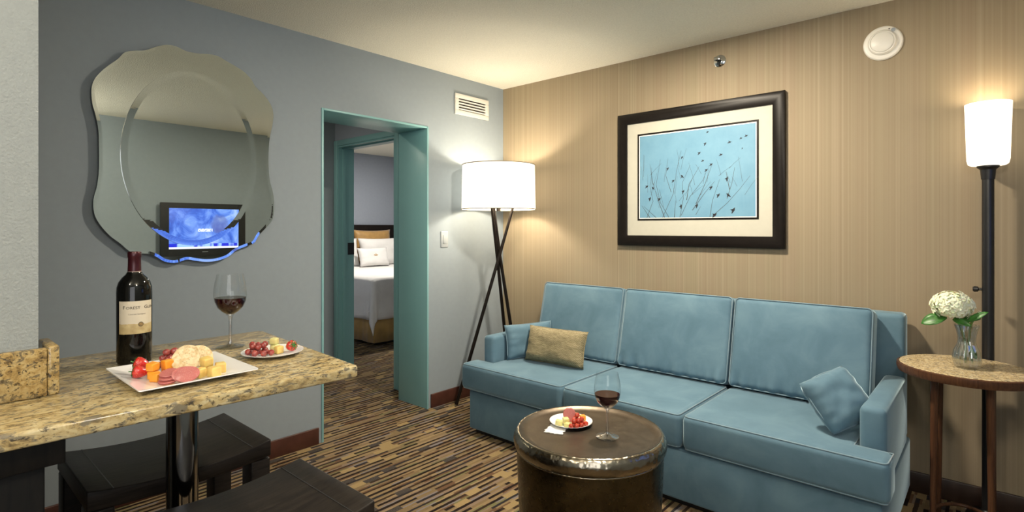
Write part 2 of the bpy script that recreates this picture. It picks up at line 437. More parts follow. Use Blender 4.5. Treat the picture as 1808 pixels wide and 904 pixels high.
def m_screen():
    g = G('lit_television_picture'); v = g.pos(); x = g.sep(v)
    n = g.noise(v, 5.5, 5, .6, .6); base = g.ramp(n, [(.25, (.02, .05, .36)), (.42, (.06, .15, .66)), (.56, (.17, .31, .85)), (.72, (.45, .58, 1.0))])
    wob = g.math('MULTIPLY', g.math('SUBTRACT', g.noise(v, 14, 3), .5), 1.6)
    d = g.math('ADD', wob, g.math('ADD', g.math('POWER', g.math('DIVIDE', g.math('SUBTRACT', x[1], .15), .10), 2.0), g.math('POWER', g.math('DIVIDE', g.math('SUBTRACT', x[2], .05), .13), 2.0)))
    c = g.mix(g.ramp(d, [(.5, (.6, .6, .6)), (1.0, (0, 0, 0))]), base, (.12, .13, .34))
    t = g.math('MULTIPLY', g.math('MULTIPLY', g.math('LESS_THAN', g.math('ABSOLUTE', g.math('ADD', x[2], .015)), .016), g.math('LESS_THAN', g.math('ABSOLUTE', x[1]), .075)), g.math('GREATER_THAN', g.noise(v, 60, 1), .45))
    c = g.mix(t, c, (.95, .97, 1.0))
    c = g.mix(g.math('LESS_THAN', x[2], -.165), c, g.ramp(g.noise(g.map(v, scale=(1, 1, .2)), 14, 1), [(.45, (.02, .03, .65)), (.55, (.35, .55, 1))]))
    c = g.mix(g.math('LESS_THAN', x[2], -.20), c, (.85, .83, 1.0))
    g.P(base=(.01, .01, .012), rough=.1, emit=c, emits=1.5); return g.m
MAT['screen'] = m_screen()
MAT['downlight'] = (lambda g: (g.P(base=(.8, .8, .8), emit=(1, .9, .75), emits=6.0), g.m)[1])(G('lit_downlight_lens'))
MAT['void'] = simple('dark_duct_void', (.01, .01, .01), .9)

# ------------------------------------------------------------------ room shell
H = 2.44
bm = new_bm(); box(bm, -4.5, 4.0, -5.5, 3.3, -.1, 0); struct('floor', bm, MAT['carpet'])
bm = new_bm(); box(bm, -4.5, 4.0, -5.5, 3.3, H, H+.1); struct('ceiling', bm, MAT['ceiling'])
OP0, OP1, OPZ, LD = -1.625, -.796, 2.022, -.33      # the teal opening
bm = new_bm()
box(bm, LD, 0, -5.4, OP0, 0, H); box(bm, LD, 0, OP1, .12, 0, H); box(bm, LD, 0, OP0, OP1, OPZ, H)
struct('wall_left', bm, MAT['wall_blue'])
bm = new_bm(); box(bm, 0, 3.9, 0, .12, 0, H); struct('wall_right', bm, MAT['wallpaper'])
bm = new_bm()
box(bm, 3.78, 3.9, -3.35, 0, 0, H); box(bm, 3.78, 3.9, -5.4, -5.15, 0, H); box(bm, 3.78, 3.9, -5.15, -3.35, 0, .65); box(bm, 3.78, 3.9, -5.15, -3.35, 2.25, H)
struct('wall_opposite', bm, MAT['wall_blue'])
bm = new_bm(); box(bm, 0, 3.78, -5.4, -5.28, 0, H); struct('wall_rear', bm, MAT['wall_blue'])
bm = new_bm()
for a in ((-5.15, -5.09, .65, 2.25), (-3.41, -3.35, .65, 2.25), (-5.09, -3.41, .65, .71), (-5.09, -3.41, 2.19, 2.25), (-4.28, -4.22, .71, 2.19)): box(bm, 3.80, 3.88, a[0], a[1], a[2], a[3])
struct('added_window_1', bm, MAT['white_plastic'])  # unseen frame and opening, added to carry the fill light
bm = new_bm(); box(bm, 1.39, 1.49, -5.28, -3.122, 0, H); struct('wall_partition', bm, MAT['wall_tex'])
# passage and bedroom walls
YD = -.65
bm = new_bm(); box(bm, -1.62, -1.50, -3.0, YD, 0, H); box(bm, -1.50, LD, -3.1, -3.0, 0, H); struct('wall_passage', bm, MAT['wall_blue'])
bm = new_bm(); box(bm, -4.23, -1.44, YD, YD+.14, 0, H); box(bm, -.58, LD, YD, YD+.14, 0, H); box(bm, -1.44, -.58, YD, YD+.14, 2.04, H)
struct('wall_bedroom_front', bm, MAT['wall_bed'])
bm = new_bm(); box(bm, -4.35, -4.23, YD, 3.1, 0, H); struct('wall_headboard', bm, MAT['wall_bed'])
bm = new_bm(); box(bm, -4.23, -.2, 3.1, 3.2, 0, H); box(bm, -.2, -.1, .12, 3.1, 0, H); struct('wall_bedroom_far', bm, MAT['wall_bed'])
# baseboards
def baseb(name, x0, x1, y0, y1, m, h=.10):
    bm = new_bm(); box(bm, x0, x1, y0, y1, 0, h); struct(name, bm, m, bevel=.004)
baseb('baseboard_left', 0, .013, -5.2, OP0-.02, MAT['base'])
baseb('baseboard_corner', 0, .013, OP1+.02, -.0005, MAT['base'])
baseb('baseboard_right', .013, 3.77, -.013, 0, MAT['baseR'])
# teal liner of the opening
bm = new_bm(); t = .014
box(bm, LD, .006, OP0, OP0+t, 0, OPZ); box(bm, LD, .006, OP1-t, OP1, 0, OPZ); box(bm, LD, .006, OP0+t, OP1-t, OPZ-t, OPZ)
struct('trim_1', bm, MAT['teal'], bevel=.002)
# bedroom door frame
d1 = bpy.data.objects.new('door_1', None); C.objects.link(d1); d1['kind'] = 'structure'; d1.location = (-1.0, YD, 0)
def dpart(name, boxes, m, **k):
    bm = new_bm()
    for b in boxes: box(bm, b[0]+1.0, b[1]+1.0, b[2]-YD, b[3]-YD, b[4], b[5])
    return obj(name, bm, m, d1, **k)
dpart('casing', [(-1.495, -1.44, YD-.018, YD, 0, 2.09), (-.58, -.525, YD-.018, YD, 0, 2.09), (-1.44, -.58, YD-.018, YD, 2.04, 2.09)], MAT['teal'], bevel=.003)
dpart('jamb', [(-1.44, -1.425, YD-.01, YD+.15, 0, 2.04), (-.595, -.58, YD-.01, YD+.15, 0, 2.04), (-1.425, -.595, YD-.01, YD+.15, 2.026, 2.04)], MAT['teal'])
dpart('door_stop', [(-1.425, -1.412, YD+.03, YD+.055, 0, 2.026), (-.608, -.595, YD+.03, YD+.055, 0, 2.026), (-1.412, -.608, YD+.03, YD+.055, 2.013, 2.026)], MAT['teal'])
part_label(dpart('strike_plate', [(-1.425, -1.421, YD+.085, YD+.15, 1.05, 1.16)], MAT['black']), 'black strike plate on the teal jamb')

# ------------------------------------------------------------------ ceiling lamps above the frame; all but the sofa one are added fill
def downlight(loc, power, label, col=(1, .88, .70), r=.085):
    o = thing('ceiling_downlight', label, 'ceiling light', loc)
    bm = new_bm(); lathe(bm, [(r, 0), (r+.025, 0), (r+.025, -.006), (r, -.008), (r, 0)], 32); obj('trim_ring', bm, MAT['white_plastic'], o, smooth='auto')
    bm = new_bm(); lathe(bm, [(0, -.001), (r, -.001), (r, -.003), (0, -.003)], 32); obj('lens', bm, MAT['downlight'], o)
    a = area('lamp_light', (0, 0, -.012), (0, 0, -1), 2*r, 2*r, power, col, 'DISK'); a.parent = o; a.rotation_euler = (0, 0, 0)
    return o
def added_globe(loc, power, label, col=(1, .90, .76), r=.13):  # added fixture: its glowing sphere lifts the ceiling and walls
    o = thing('added_globe_lamp', label, 'ceiling light', loc)
    bm = new_bm(); lathe(bm, [(0, 0), (.06, 0), (.06, -.012), (.012, -.02), (.012, -.11), (0, -.11)], 28); obj('stem', bm, MAT['chrome'], o, smooth='auto')
    g = G('added_globe_glow'); g.P(base=(.8, .8, .8), emit=col, emits=power/(PI*4*PI*r*r))
    bm = new_bm(); bmesh.ops.create_uvsphere(bm, u_segments=32, v_segments=16, radius=r, matrix=Matrix.Translation((0, 0, -.11-r))); obj('globe', bm, g.m, o, smooth=True)
    return o
downlight((1.80, -1.0, H), LIGHT['down_sofa'], 'recessed round downlight in the ceiling above the sofa')
added_globe((3.25, -2.85, H), LIGHT['added_globe_mid'], 'added unseen white globe lamp nearest the television wall')  # made up for ceiling fill, out of view
added_globe((2.3, -4.1, H), LIGHT['added_globe_bar'], 'added unseen white globe lamp by the rear wall')  # second made-up globe, fill from behind the camera
downlight((-2.6, .95, H), LIGHT['added_bed_lamp'], 'added unseen downlight in the bedroom ceiling', (1, .93, .84))  # unseen lamp added to brighten the bed
downlight((-1.0, -1.9, H), LIGHT['added_hall_lamp'], 'added unseen downlight in the passage ceiling')  # unseen lamp added as weak fill for the passage
#--OBJECTS--
# ------------------------------------------------------------------ sofa
sofa = thing('sofa', 'long blue velvet three-seat sofa against the striped tan wall', 'sofa', (1.635, -.48, 0))
SX, SY = 1.635, -.48
def sbox(name, x0, x1, y0, y1, z0, z1, bev=.02, m='velvet', parent=None, seg=3):
    bm = new_bm(); box(bm, x0-SX, x1-SX, y0-SY, y1-SY, z0, z1)
    return obj(name, bm, MAT[m], parent or sofa, bevel=bev, seg=seg)
sbox('plinth', .575, 2.70, -.885, -.05, 0, .035, .004, 'black')
sbox('base', .545, 2.732, -.915, -.03, .03, .272, .012)
sbox('back_frame', .56, 2.722, -.150, -.03, .272, .882, .022)
sbox('armrest', .555, .648, -.80, -.152, .272, .600, .024)
sbox('armrest', 2.640, 2.732, -.80, -.152, .272, .592, .024)
def t_seat(x0, x1, left=None, right=None, zt=.442):
    """seat cushion outline; left/right give the x of the arm the T-shaped ear wraps round"""
    yf, yb, ye = -.955, -.33, -.806
    pts = []
    def arc(cx, cy, r, a0, a1, n=5):
        for i in range(n+1):
            a = math.radians(a0+(a1-a0)*i/n); pts.append((cx+r*math.cos(a)-SX, cy+r*math.sin(a)-SY))
    r = .03
    arc(x0+r, yf+r, r, 180, 270); arc(x1-r, yf+r, r, 270, 360)
    if right: pts += [(x1-SX, ye-SY), (right-SX, ye-SY)]; xe = right
    else: xe = x1
    arc(xe-r, yb-r, r, 0, 90)
    xs = left or x0
    arc(xs+r, yb-r, r, 90, 180)
    if left: pts += [(left-SX, ye-SY), (x0-SX, ye-SY)]
    bm = new_bm(); prism(bm, pts, .282, zt)
    o = obj('seat_cushion', bm, MAT['velvet'], sofa, bevel=.032, seg=5)
    for zz, nm in ((zt-.004, .0), (.285, 0)):
        bm = new_bm()
        n = len(pts); cx = sum(p[0] for p in pts)/n; cy = sum(p[1] for p in pts)/n
        ring = []
        for i, p in enumerate(pts):
            a, b = Vector(pts[i-1]), Vector(pts[(i+1)%n]); tt = (b-a).normalized(); nn = Vector((tt.y, -tt.x))
            ring.append((p[0]-nn.x*.010, p[1]-nn.y*.010, zz-.003 if zz > .35 else zz+.003))
        tube(bm, ring, .0032, 6, closed=True)
        pp = obj('piping', bm, MAT['piping'], o, smooth=True)
    return o
t_seat(.507, 1.292, left=.652)
t_seat(1.298, 1.966)
t_seat(1.972, 2.762, right=2.636)
def back_cushion(x0, x1, seed, flat=0):
    w = x1-x0; h = .475; th = .135
    def wr(u, v, q):
        # gathered folds along the bottom edge
        k = max(0, -.62-v)/.38
        s = math.sin(u*34+seed+2*math.sin(u*7+seed))
        return Vector((0, 0, (q > 0)*.013*s*k*(1-flat)))
    bm = cushion(w, h, th, .030, .020*(1-flat*.5), 46, wr)
    tilt = math.radians(13)
    ya = Vector((0, math.sin(tilt), math.cos(tilt))); xa = Vector((1, 0, 0))
    o = obj('back_cushion', bm, MAT['velvet'], sofa, smooth=True, loc=((x0+x1)/2-SX, -.270-SY, .672), rot=frame_euler(xa, ya))
    bm = new_bm(); r = .026; ring = []
    for sx, sy, a0 in ((1, 1, 0), (-1, 1, 90), (-1, -1, 180), (1, -1, 270)):
        for i in range(5):
            a = math.radians(a0+90*i/4); ring.append((sx*(w/2-r)+(r-.004)*math.cos(a), sy*(h/2-r)+(r-.004)*math.sin(a), th/2-.008))
    tube(bm, ring, .0032, 6, closed=True); obj('piping', bm, MAT['piping'], o, smooth=True)
    return o
back_cushion(.655, 1.290, 1, .6); back_cushion(1.298, 1.968, 2); back_cushion(1.976, 2.618, 4)

def place_pillow(name, label, cat, sx, sy, t, c, xa, ya, m, seed, pip=None, rp=7, ins=.07):
    o = thing(name, label, cat, c, frame_euler(xa, ya))
    obj('cover', pillow(sx, sy, t, seed, rp=rp, ins=ins), MAT[m], o, smooth=True)
    bm = new_bm(); ring = []
    for i in range(60):
        k = i/60*4; s = int(k); f = (k-s)*2-1
        u, w = ((f, -1), (1, f), (-f, 1), (-1, -f))[s]
        k1 = 1-ins*(1-w*w)*u*u; k2 = 1-ins*(1-u*u)*w*w; kr = 1/(abs(u)**rp+abs(w)**rp)**(1/rp)
        ring.append((u*sx/2*k1*kr, w*sy/2*k2*kr, 0))
    tube(bm, ring, .0035, 6, closed=True); obj('seam', bm, MAT[pip or m], o, smooth=True)
    return o
place_pillow('throw_pillow', 'small blue velvet pillow leaning on the left armrest behind the tan pillow', 'pillow', .37, .225, .095,
             (.727, -.535, .552), (.30, .94, 0), (-.16, .05, 1), 'velvet', 1, 'piping')
place_pillow('lumbar_pillow', 'olive tan woven rectangular pillow at the left end of the sofa', 'pillow', .43, .225, .13,
             (.985, -.590, .556), (1, .10, .0), (0, .30, 1), 'tan', 2)
place_pillow('throw_pillow', 'blue velvet pillow tilted on its corner against the right armrest', 'pillow', .225, .225, .13,
             (2.548, -.695, .574), (.0975, -.0225, -.125), (.0525, .1625, .125), 'velvet', 5, 'piping', 3.0, .0)

# ------------------------------------------------------------------ drum table
DX, DY, DH = 1.962, -1.690, .58
drum = thing('drum_table', 'round hammered bronze drum table in front of the sofa', 'table', (DX, DY, 0))
R0 = .249
bm = new_bm(); lathe(bm, [(0, DH-.012), (R0-.03, DH-.012), (R0-.010, DH-.008), (R0, DH-.001)], 72); obj('top', bm, MAT['bronze_top'], drum, smooth=True)
rnd = random.Random(3)
def ham(a, z): return 1+.0035*mnoise.noise(Vector((math.cos(a)*7, math.sin(a)*7, z*22)))
bm = new_bm(); lathe(bm, [(R0-.002, DH-.003), (R0+.004, DH), (R0+.011, DH-.006), (R0+.017, DH-.018), (R0+.020, DH-.032), (R0+.018, DH-.046), (R0+.012, DH-.058), (R0+.007, DH-.062)], 96, fn=ham); obj('rim', bm, MAT['bronze'], drum, smooth=True)
bm = new_bm(); tube(bm, [((R0+.006)*math.cos(2*PI*i/96), (R0+.006)*math.sin(2*PI*i/96), DH-.063) for i in range(96)], .0035, 8, closed=True); obj('seam_band', bm, MAT['bronze'], drum, smooth=True)
bm = new_bm(); lathe(bm, [(R0+.007, DH-.062), (R0+.008, DH-.09), (R0+.002, DH-.25), (R0-.012, .12), (R0-.018, .02), (R0-.020, 0), (0, 0)], 96, fn=ham); obj('body', bm, MAT['bronze_body'], drum, smooth='auto', angle=60)

# ------------------------------------------------------------------ wine glasses
def wine_glass(loc, label, fill=.30, group='glasses of red wine'):
    o = thing('wine_glass', label, 'wine glass', loc, group=group)
    bowl = [(.004, .098), (.012, .101), (.024, .109), (.036, .122), (.0435, .140), (.0462, .158), (.0455, .178), (.0425, .198), (.0385, .2155), (.0372, .2235)]
    bm = new_bm(); lathe(bm, bowl, 48)
    obj('bowl', bm, MAT['glass'], o, smooth=True)
    bm = new_bm(); lathe(bm, [(.0080, .012), (.0056, .022), (.0047, .05), (.0049, .08), (.0065, .094), (.012, .1005), (0, .1006)], 20); obj('stem', bm, MAT['glass_foot'], o, smooth=True)
    bm = new_bm(); lathe(bm, [(0, .0), (.0395, .0), (.0405, .0012), (.0395, .0024), (.026, .0040), (.012, .0085), (.0075, .012), (0, .012)], 48); obj('foot', bm, MAT['glass_foot'], o, smooth='auto', angle=50)
    zt = .100+fill*.1235
    inner = [(.0115, .1023), (.0232, .1103), (.0350, .1231), (.0424, .1407), (.0450, .158)]
    pr = [(0, .1004)]
    for r, z in inner:
        if z < zt: pr.append((r-.0002, z))
    for k in range(len(inner)-1):
        if inner[k][1] < zt <= inner[k+1][1]:
            f = (zt-inner[k][1])/(inner[k+1][1]-inner[k][1]); pr.append((inner[k][0]+f*(inner[k+1][0]-inner[k][0])-.0002, zt))
    pr.append((0, zt))
    bm = new_bm(); lathe(bm, pr, 48); part_label(obj('wine', bm, MAT['wine'], o, smooth='auto', angle=50), 'dark red wine')
    return o
wine_glass((2.034, -1.684, DH-.0121), 'wine glass with red wine standing on the bronze drum table', .40, None)
wine_glass((1.292, -2.648, .93), 'wine glass with red wine on the granite counter by the small plate', .42, None)

# ------------------------------------------------------------------ tripod floor lamp
LX, LY = .288, -.365
tl = thing('tripod_floor_lamp', 'tripod floor lamp with a glowing white drum shade in the room corner', 'floor lamp', (LX, LY, 0))
bm = new_bm(); ro = .268
lathe(bm, [(ro-.004, 1.762), (ro, 1.762), (ro+.006, 1.432), (ro+.002, 1.432), (ro-.004, 1.762)], 72); obj('lamp_shade', bm, MAT['shade'], tl, smooth='auto')
for zz, rr in ((1.760, ro+.001), (1.434, ro+.007)):
    bm = new_bm(); tube(bm, [(rr*math.cos(2*PI*i/72), rr*math.sin(2*PI*i/72), zz) for i in range(72)], .0035, 6, closed=True); obj('shade_trim', bm, MAT['shade_trim'], tl, smooth=True)
feet = [(.085-LX, -.60-LY), (.345-LX, -.165-LY), (.20-LX, -.13-LY)]
tops = []
for f, off in zip(feet, ((.012, 0), (.0, .012), (-.010, -.006))):
    k = -.33/1.1*1.0
    top = (f[0]*k*.98+off[0]*2, f[1]*k*.98+off[1]*2, 1.455); tops.append(top)
    mid = (off[0], off[1], 1.10)
    bm = new_bm(); tube(bm, [(f[0], f[1], .004), ((f[0]+mid[0])/2, (f[1]+mid[1])/2, .552), mid, top], .0115, 12, radii=[.013, .0125, .012, .010])
    obj('leg', bm, MAT['bronze_rod'], tl, smooth='auto')
bm = new_bm()
for tp in tops: tube(bm, [(tp[0], tp[1], 1.44), (0, 0, 1.445)], .004, 8)
lathe(bm, [(0, 1.42), (.016, 1.42), (.016, 1.47), (.022, 1.475), (.022, 1.53), (0, 1.53)], 20)
tube(bm, [(0, 0, 1.53), (0, 0, 1.70)], .003, 6)
for a in (0, 2*PI/3, 4*PI/3): tube(bm, [(0, 0, 1.70), ((ro-.003)*math.cos(a), (ro-.003)*math.sin(a), 1.757)], .0025, 6)
obj('socket_and_spider', bm, MAT['bronze_rod'], tl, smooth='auto').name = 'lamp_socket'
bm = new_bm(); lathe(bm, [(0, 1.53), (.014, 1.535), (.03, 1.57), (.034, 1.60), (.026, 1.635), (0, 1.65)], 20); obj('bulb', bm, MAT['opal'], tl, smooth=True)
ld = bpy.data.lights.new('bulb_light', 'POINT'); ld.energy = LIGHT['tripod']; ld.color = (1, .88, .71); ld.shadow_soft_size = .045
lo = bpy.data.objects.new('bulb_light', ld); C.objects.link(lo); lo.parent = tl; lo.location = (.065, 0, 1.60)

# ------------------------------------------------------------------ torchiere lamp
RX, RY = 3.020, -.098
rl = thing('floor_lamp', 'black pole floor lamp with a tall glowing glass shade behind the side table', 'floor lamp', (RX, RY, 0))
bm = new_bm(); lathe(bm, [(0, 0), (.075, 0), (.078, .008), (.072, .018), (.03, .026), (.0215, .04), (0, .04)], 40); obj('base', bm, MAT['black'], rl, smooth='auto', angle=50)
bm = new_bm(); lathe(bm, [(.0215, .03), (.0215, 1.515), (0, 1.515)], 24); obj('pole', bm, MAT['black'], rl, smooth='auto', angle=50)
bm = new_bm(); lathe(bm, [(0, 1.512), (.024, 1.512), (.028, 1.555), (.040, 1.566), (.040, 1.572), (0, 1.572)], 28); obj('shade_holder', bm, MAT['black'], rl, smooth='auto')
bm = new_bm(); lathe(bm, [(0, 1.573), (.060, 1.573), (.070, 1.580), (.0745, 1.60), (.082, 1.850), (.079, 1.850), (.0715, 1.60), (0, 1.585)], 56); obj('glass_shade', bm, MAT['opal'], rl, smooth='auto')
bm = new_bm(); M_ = Matrix.Translation((-.0215, 0, 1.02)) @ Matrix.Rotation(-PI/2, 4, 'Y')
lathe(bm, [(0, -.004), (.006, -.004), (.006, .010), (.012, .013), (.013, .026), (.009, .031), (0, .031)], 20, M=M_); obj('switch_knob', bm, MAT['black'], rl, smooth='auto')
ld = bpy.data.lights.new('shade_light', 'POINT'); ld.energy = LIGHT['torch']; ld.color = (1, .84, .62); ld.shadow_soft_size = .05
lo = bpy.data.objects.new('shade_light', ld); C.objects.link(lo); lo.parent = rl; lo.location = (0, -.0, 1.80)

# ------------------------------------------------------------------ round side table
TX, TY, TH, TR = 2.950, -.345, .713, .236
st = thing('side_table', 'round stone-topped side table with dark wood legs at the right end of the sofa', 'table', (TX, TY, 0))
bm = new_bm(); lathe(bm, [(0, TH-.022), (TR-.008, TH-.022), (TR-.008, TH-.003), (TR-.011, TH), (0, TH)], 72); obj('stone_top', bm, MAT['granite_side'], st, smooth='auto')
bm = new_bm(); lathe(bm, [(TR-.0075, TH-.001), (TR, TH-.004), (TR+.002, TH-.020), (TR-.003, TH-.036), (TR-.03, TH-.036), (TR-.03, TH-.0225), (TR-.0075, TH-.0225), (TR-.0075, TH-.001)], 72); obj('edge_band', bm, MAT['walnut'], st, smooth='auto')
legs = [(-.100, .165), (.088, .165), (-.100, -.135), (.085, -.135)]
for lx, ly in legs:
    bm = new_bm(); tube(bm, [(lx, ly, 0), (lx*.97, ly*.97, .35), (lx*.94, ly*.94, TH-.036)], .012, 14, radii=[.0105, .0125, .0145]); obj('leg', bm, MAT['walnut'], st, smooth='auto')
bm = new_bm()
ring = []
for i in range(64):
    a = 2*PI*i/64; ring.append((-.008+.105*math.cos(a)*1.0, .015+.165*math.sin(a), .055))
tube(bm, ring, .008, 8, closed=True); obj('foot_ring', bm, MAT['walnut'], st, smooth=True)

# ------------------------------------------------------------------ vase and hydrangea
VX, VY = 2.956, -.374
vz = thing('vase', 'small fluted crystal vase on the round side table', 'vase', (VX, VY, TH))
def flute(a, z): return 1+.05*math.cos(9*(a+z*10))*math.cos(9*(a-z*10))
prof = [(.034, .0), (.040, .006), (.0465, .030), (.0475, .048), (.042, .072), (.033, .095), (.0285, .112), (.030, .132), (.035, .155), (.0405, .178)]
inn = [(r-.0045, max(z, .012)) for r, z in prof[::-1]][:-1]
bm = new_bm(); lathe(bm, [(0, 0)]+prof+[(.038, .180)]+inn[1:]+[(.02, .012), (0, .012)], 72, fn=flute); obj('body', bm, MAT['glass_cut'], vz, smooth='auto', angle=24)
hy = thing('hydrangea', 'cream white hydrangea with green leaves standing in the crystal vase', 'flower', (VX, VY, TH+.02))
bm = new_bm(); rnd = random.Random(11)
BC = Vector((-.048, 0, .235)); 
def floret(bm, p, nrm, s, rr):
    nrm = nrm.normalized(); tx = nrm.orthogonal().normalized(); ty = nrm.cross(tx)
    for k in range(4):
        a = rr+k*PI/2; d = math.cos(a)*tx+math.sin(a)*ty; e = nrm.cross(d)
        v = [p, p+d*s*.45+e*s*.42+nrm*s*.16, p+d*s*.95+e*s*.30+nrm*s*.10, p+d*s*1.08+nrm*s*.02, p+d*s*.95-e*s*.30+nrm*s*.10, p+d*s*.45-e*s*.42+nrm*s*.16]
        q = [bm.verts.new(x) for x in v]
        bm.faces.new(q[:4]); bm.faces.new((q[0], q[3], q[4], q[5]))
N = 150
for i in range(N):
    z = 1-2*(i+.5)/N; a = i*2.39996; r = math.sqrt(1-z*z)
    d = Vector((r*math.cos(a), r*math.sin(a), z))
    if z < -.75: continue
    p = BC+Vector((d.x*.070, d.y*.066, d.z*.056))*rnd.uniform(.92, 1.06)
    floret(bm, p, d+Vector((rnd.uniform(-.3, .3), rnd.uniform(-.3, .3), rnd.uniform(-.3, .3))), rnd.uniform(.012, .0165), rnd.uniform(0, 6))
bmesh.ops.create_icosphere(bm, subdivisions=3, radius=1, matrix=Matrix.Translation(BC) @ Matrix.Diagonal((.062, .058, .048, 1)))
obj('bloom', bm, MAT['petal'], hy)
bm = new_bm()
for i in range(8):
    d = Vector((1, rnd.uniform(-.6, .6), rnd.uniform(-.5, .3))).normalized(); floret(bm, Vector((.030, -.01, .212))+d*.014*rnd.uniform(.6, 1.2), d, .010, rnd.uniform(0, 6))
obj('side_bloom', bm, MAT['petal'], hy)
for pts in (((-.005, 0, .0), (-.004, .004, .08), (-.02, 0, .15), (-.045, 0, .20)), ((.018, .004, .002), (.006, -.004, .09), (.012, 0, .16), (.028, -.008, .205))):
    bm = new_bm(); tube(bm, pts, .0042, 8); obj('stem', bm, MAT['stem'], hy, smooth=True)
def leaf(name, base, tip, wid, up, parent, m='leaf', curl=.15, n=8):
    bm = new_bm(); B, T = Vector(base), Vector(tip); ax = T-B; L = ax.length; up = Vector(up).normalized(); sd = ax.cross(up).normalized(); nn = sd.cross(ax).normalized()
    rows = []
    for i in range(n+1):
        f = i/n; w = wid*math.sin(PI*min(1, f*.93+.05))**.8*(1 if i < n else 0.05)
        c = B+ax*f+nn*curl*L*math.sin(PI*f)*.5
        rows.append([bm.verts.new(c+sd*w*s+nn*abs(s)*w*.25-nn*(.001 if k else 0)) for k in (0,) for s in (-1, -.5, 0, .5, 1)])
    for a, b in zip(rows, rows[1:]):
        for j in range(4): bm.faces.new((a[j], a[j+1], b[j+1], b[j]))
    o = obj(name, bm, MAT[m], parent, smooth=True); s = o.modifiers.new('thickness', 'SOLIDIFY'); s.thickness = .0008
    return o
leaf('leaf', (-.065, -.01, .185), (-.152, -.02, .150), .027, (0, -.8, .6), hy)
leaf('leaf', (.0, -.02, .172), (.068, -.025, .222), .013, (-.3, -.9, .5), hy)
leaf('leaf', (-.045, -.015, .18), (.015, -.035, .158), .016, (0, -.8, .6), hy)
leaf('leaf', (-.02, .02, .17), (.045, .03, .185), .018, (0, -.6, .8), hy)
part_label(leaf('leaf', (.012, -.010, .075), (.030, -.012, .022), .011, (0, -1, .2), hy), 'green leaf inside the vase')
# ------------------------------------------------------------------ bar counter, splash, cabinet, post
CZ = .93
cnt = thing('bar_counter', 'gold speckled granite bar counter running along the left foreground', 'counter', (1.43, -2.8, 0))
def rc(p0, p, p1, r, n=6):
    p0, p, p1 = Vector(p0), Vector(p), Vector(p1); a = (p0-p).normalized(); b = (p1-p).normalized()
    s, e = p+a*r, p+b*r; return [tuple((1-t)**2*s+2*t*(1-t)*p+t*t*e) for t in [i/n for i in range(n+1)]]
P = [(1.782, -2.513), (1.085, -2.462), (1.085, -3.35), (1.385, -3.35), (1.385, -3.10), (1.497, -3.10), (1.497, -4.55), (1.672, -4.55)]
pts = rc(P[7], P[0], P[1], .012) + rc(P[0], P[1], P[2], .03) + P[2:]
bm = new_bm(); prism(bm, [(x-1.43, y+2.8) for x, y in pts], CZ-.031, CZ); obj('worktop', bm, MAT['granite'], cnt, bevel=.006, seg=3)
bm = new_bm(); lathe(bm, [(.036, 0), (.036, CZ-.0315), (0, CZ-.0315)], 32, c=(1.495-1.43, -2.843+2.8)); 
lathe(bm, [(.0, 0), (.09, 0), (.09, .008), (.037, .018)], 32, c=(1.495-1.43, -2.843+2.8))
part_label(obj('support_post', bm, MAT['steel'], cnt, smooth='auto', angle=50), 'polished chrome post under the counter')
sp = thing('granite_backsplash', 'low granite upstand wrapped around the end of the textured wall', 'backsplash', (1.5, -3.12, CZ))
bm = new_bm(); box(bm, -.009, .011, -1.43, .010, .0005, .104); obj('front_panel', bm, MAT['granite_splash'], sp, bevel=.003)
bm = new_bm(); box(bm, -.112, .011, .0105, .031, .0005, .1075); obj('end_panel', bm, MAT['granite_splash'], sp, bevel=.004)
cab = thing('bar_cabinet', 'black cabinet beneath the granite counter at the left edge', 'cabinet', (1.60, -3.8, 0))
bm = new_bm(); box(bm, -.095, .085, -.75, .662, .08, CZ-.032); box(bm, -.095, .045, -.75, .65, 0, .08); obj('body', bm, MAT['cabinet'], cab, bevel=.003)
bm = new_bm(); box(bm, .0855, .105, -.75, .690, CZ-.088, CZ-.0315); obj('apron', bm, MAT['cabinet'], cab, bevel=.002)

# ------------------------------------------------------------------ stools
def stool(loc, label):
    o = thing('bar_stool', label, 'stool', loc, group='black saddle-seat bar stools')
    hx, hy, z = .18, .225, .655
    bm = new_bm(); n = 16; top = []; bot = []
    for i in range(n+1):
        y = -hy+2*hy*i/n; d = .022*(1-(y/hy)**2)
        top.append((y, z-d)); bot.append((y, z-.050-d*.6))
    ys = top + bot[::-1]
    A = [bm.verts.new((-hx, y, q)) for y, q in ys]; B = [bm.verts.new((hx, y, q)) for y, q in ys]
    m = len(ys); bm.faces.new(A); bm.faces.new(B[::-1])
    for i in range(m): bm.faces.new((A[i], A[(i+1)%m], B[(i+1)%m], B[i]))
    obj('seat', bm, MAT['darkwood'], o, bevel=.004)
    for yy in (-hy+.055, hy-.055):
        d = .022*(1-(yy/hy)**2); bm = new_bm(); box(bm, -hx+.002, hx-.002, yy-.0012, yy+.0012, z-d-.004, z-d+.0006)
        obj('groove', bm, MAT['black'], o)
    for sx in (-1, 1):
        for sy in (-1, 1):
            bm = new_bm(); cx, cy = sx*(hx-.036), sy*(hy-.030)
            box(bm, cx-.034, cx+.034, cy-.028, cy+.028, 0, z-.055); obj('leg', bm, MAT['darkwood'], o, bevel=.004)
    for sx in (-1, 1):
        bm = new_bm(); x = sx*(hx-.04); box(bm, x-.012, x+.012, -hy+.058, hy-.058, .12, .155); obj('stretcher', bm, MAT['darkwood'], o, bevel=.002)
    for sy in (-1, 1):
        bm = new_bm(); y = sy*(hy-.03); box(bm, -hx+.07, hx-.07, y-.012, y+.012, .20, .235); obj('footrest', bm, MAT['darkwood'], o, bevel=.002)
    return o
s1 = stool((1.222, -2.797, 0), 'black wooden saddle-seat stool behind the chrome post, between counter and wall')
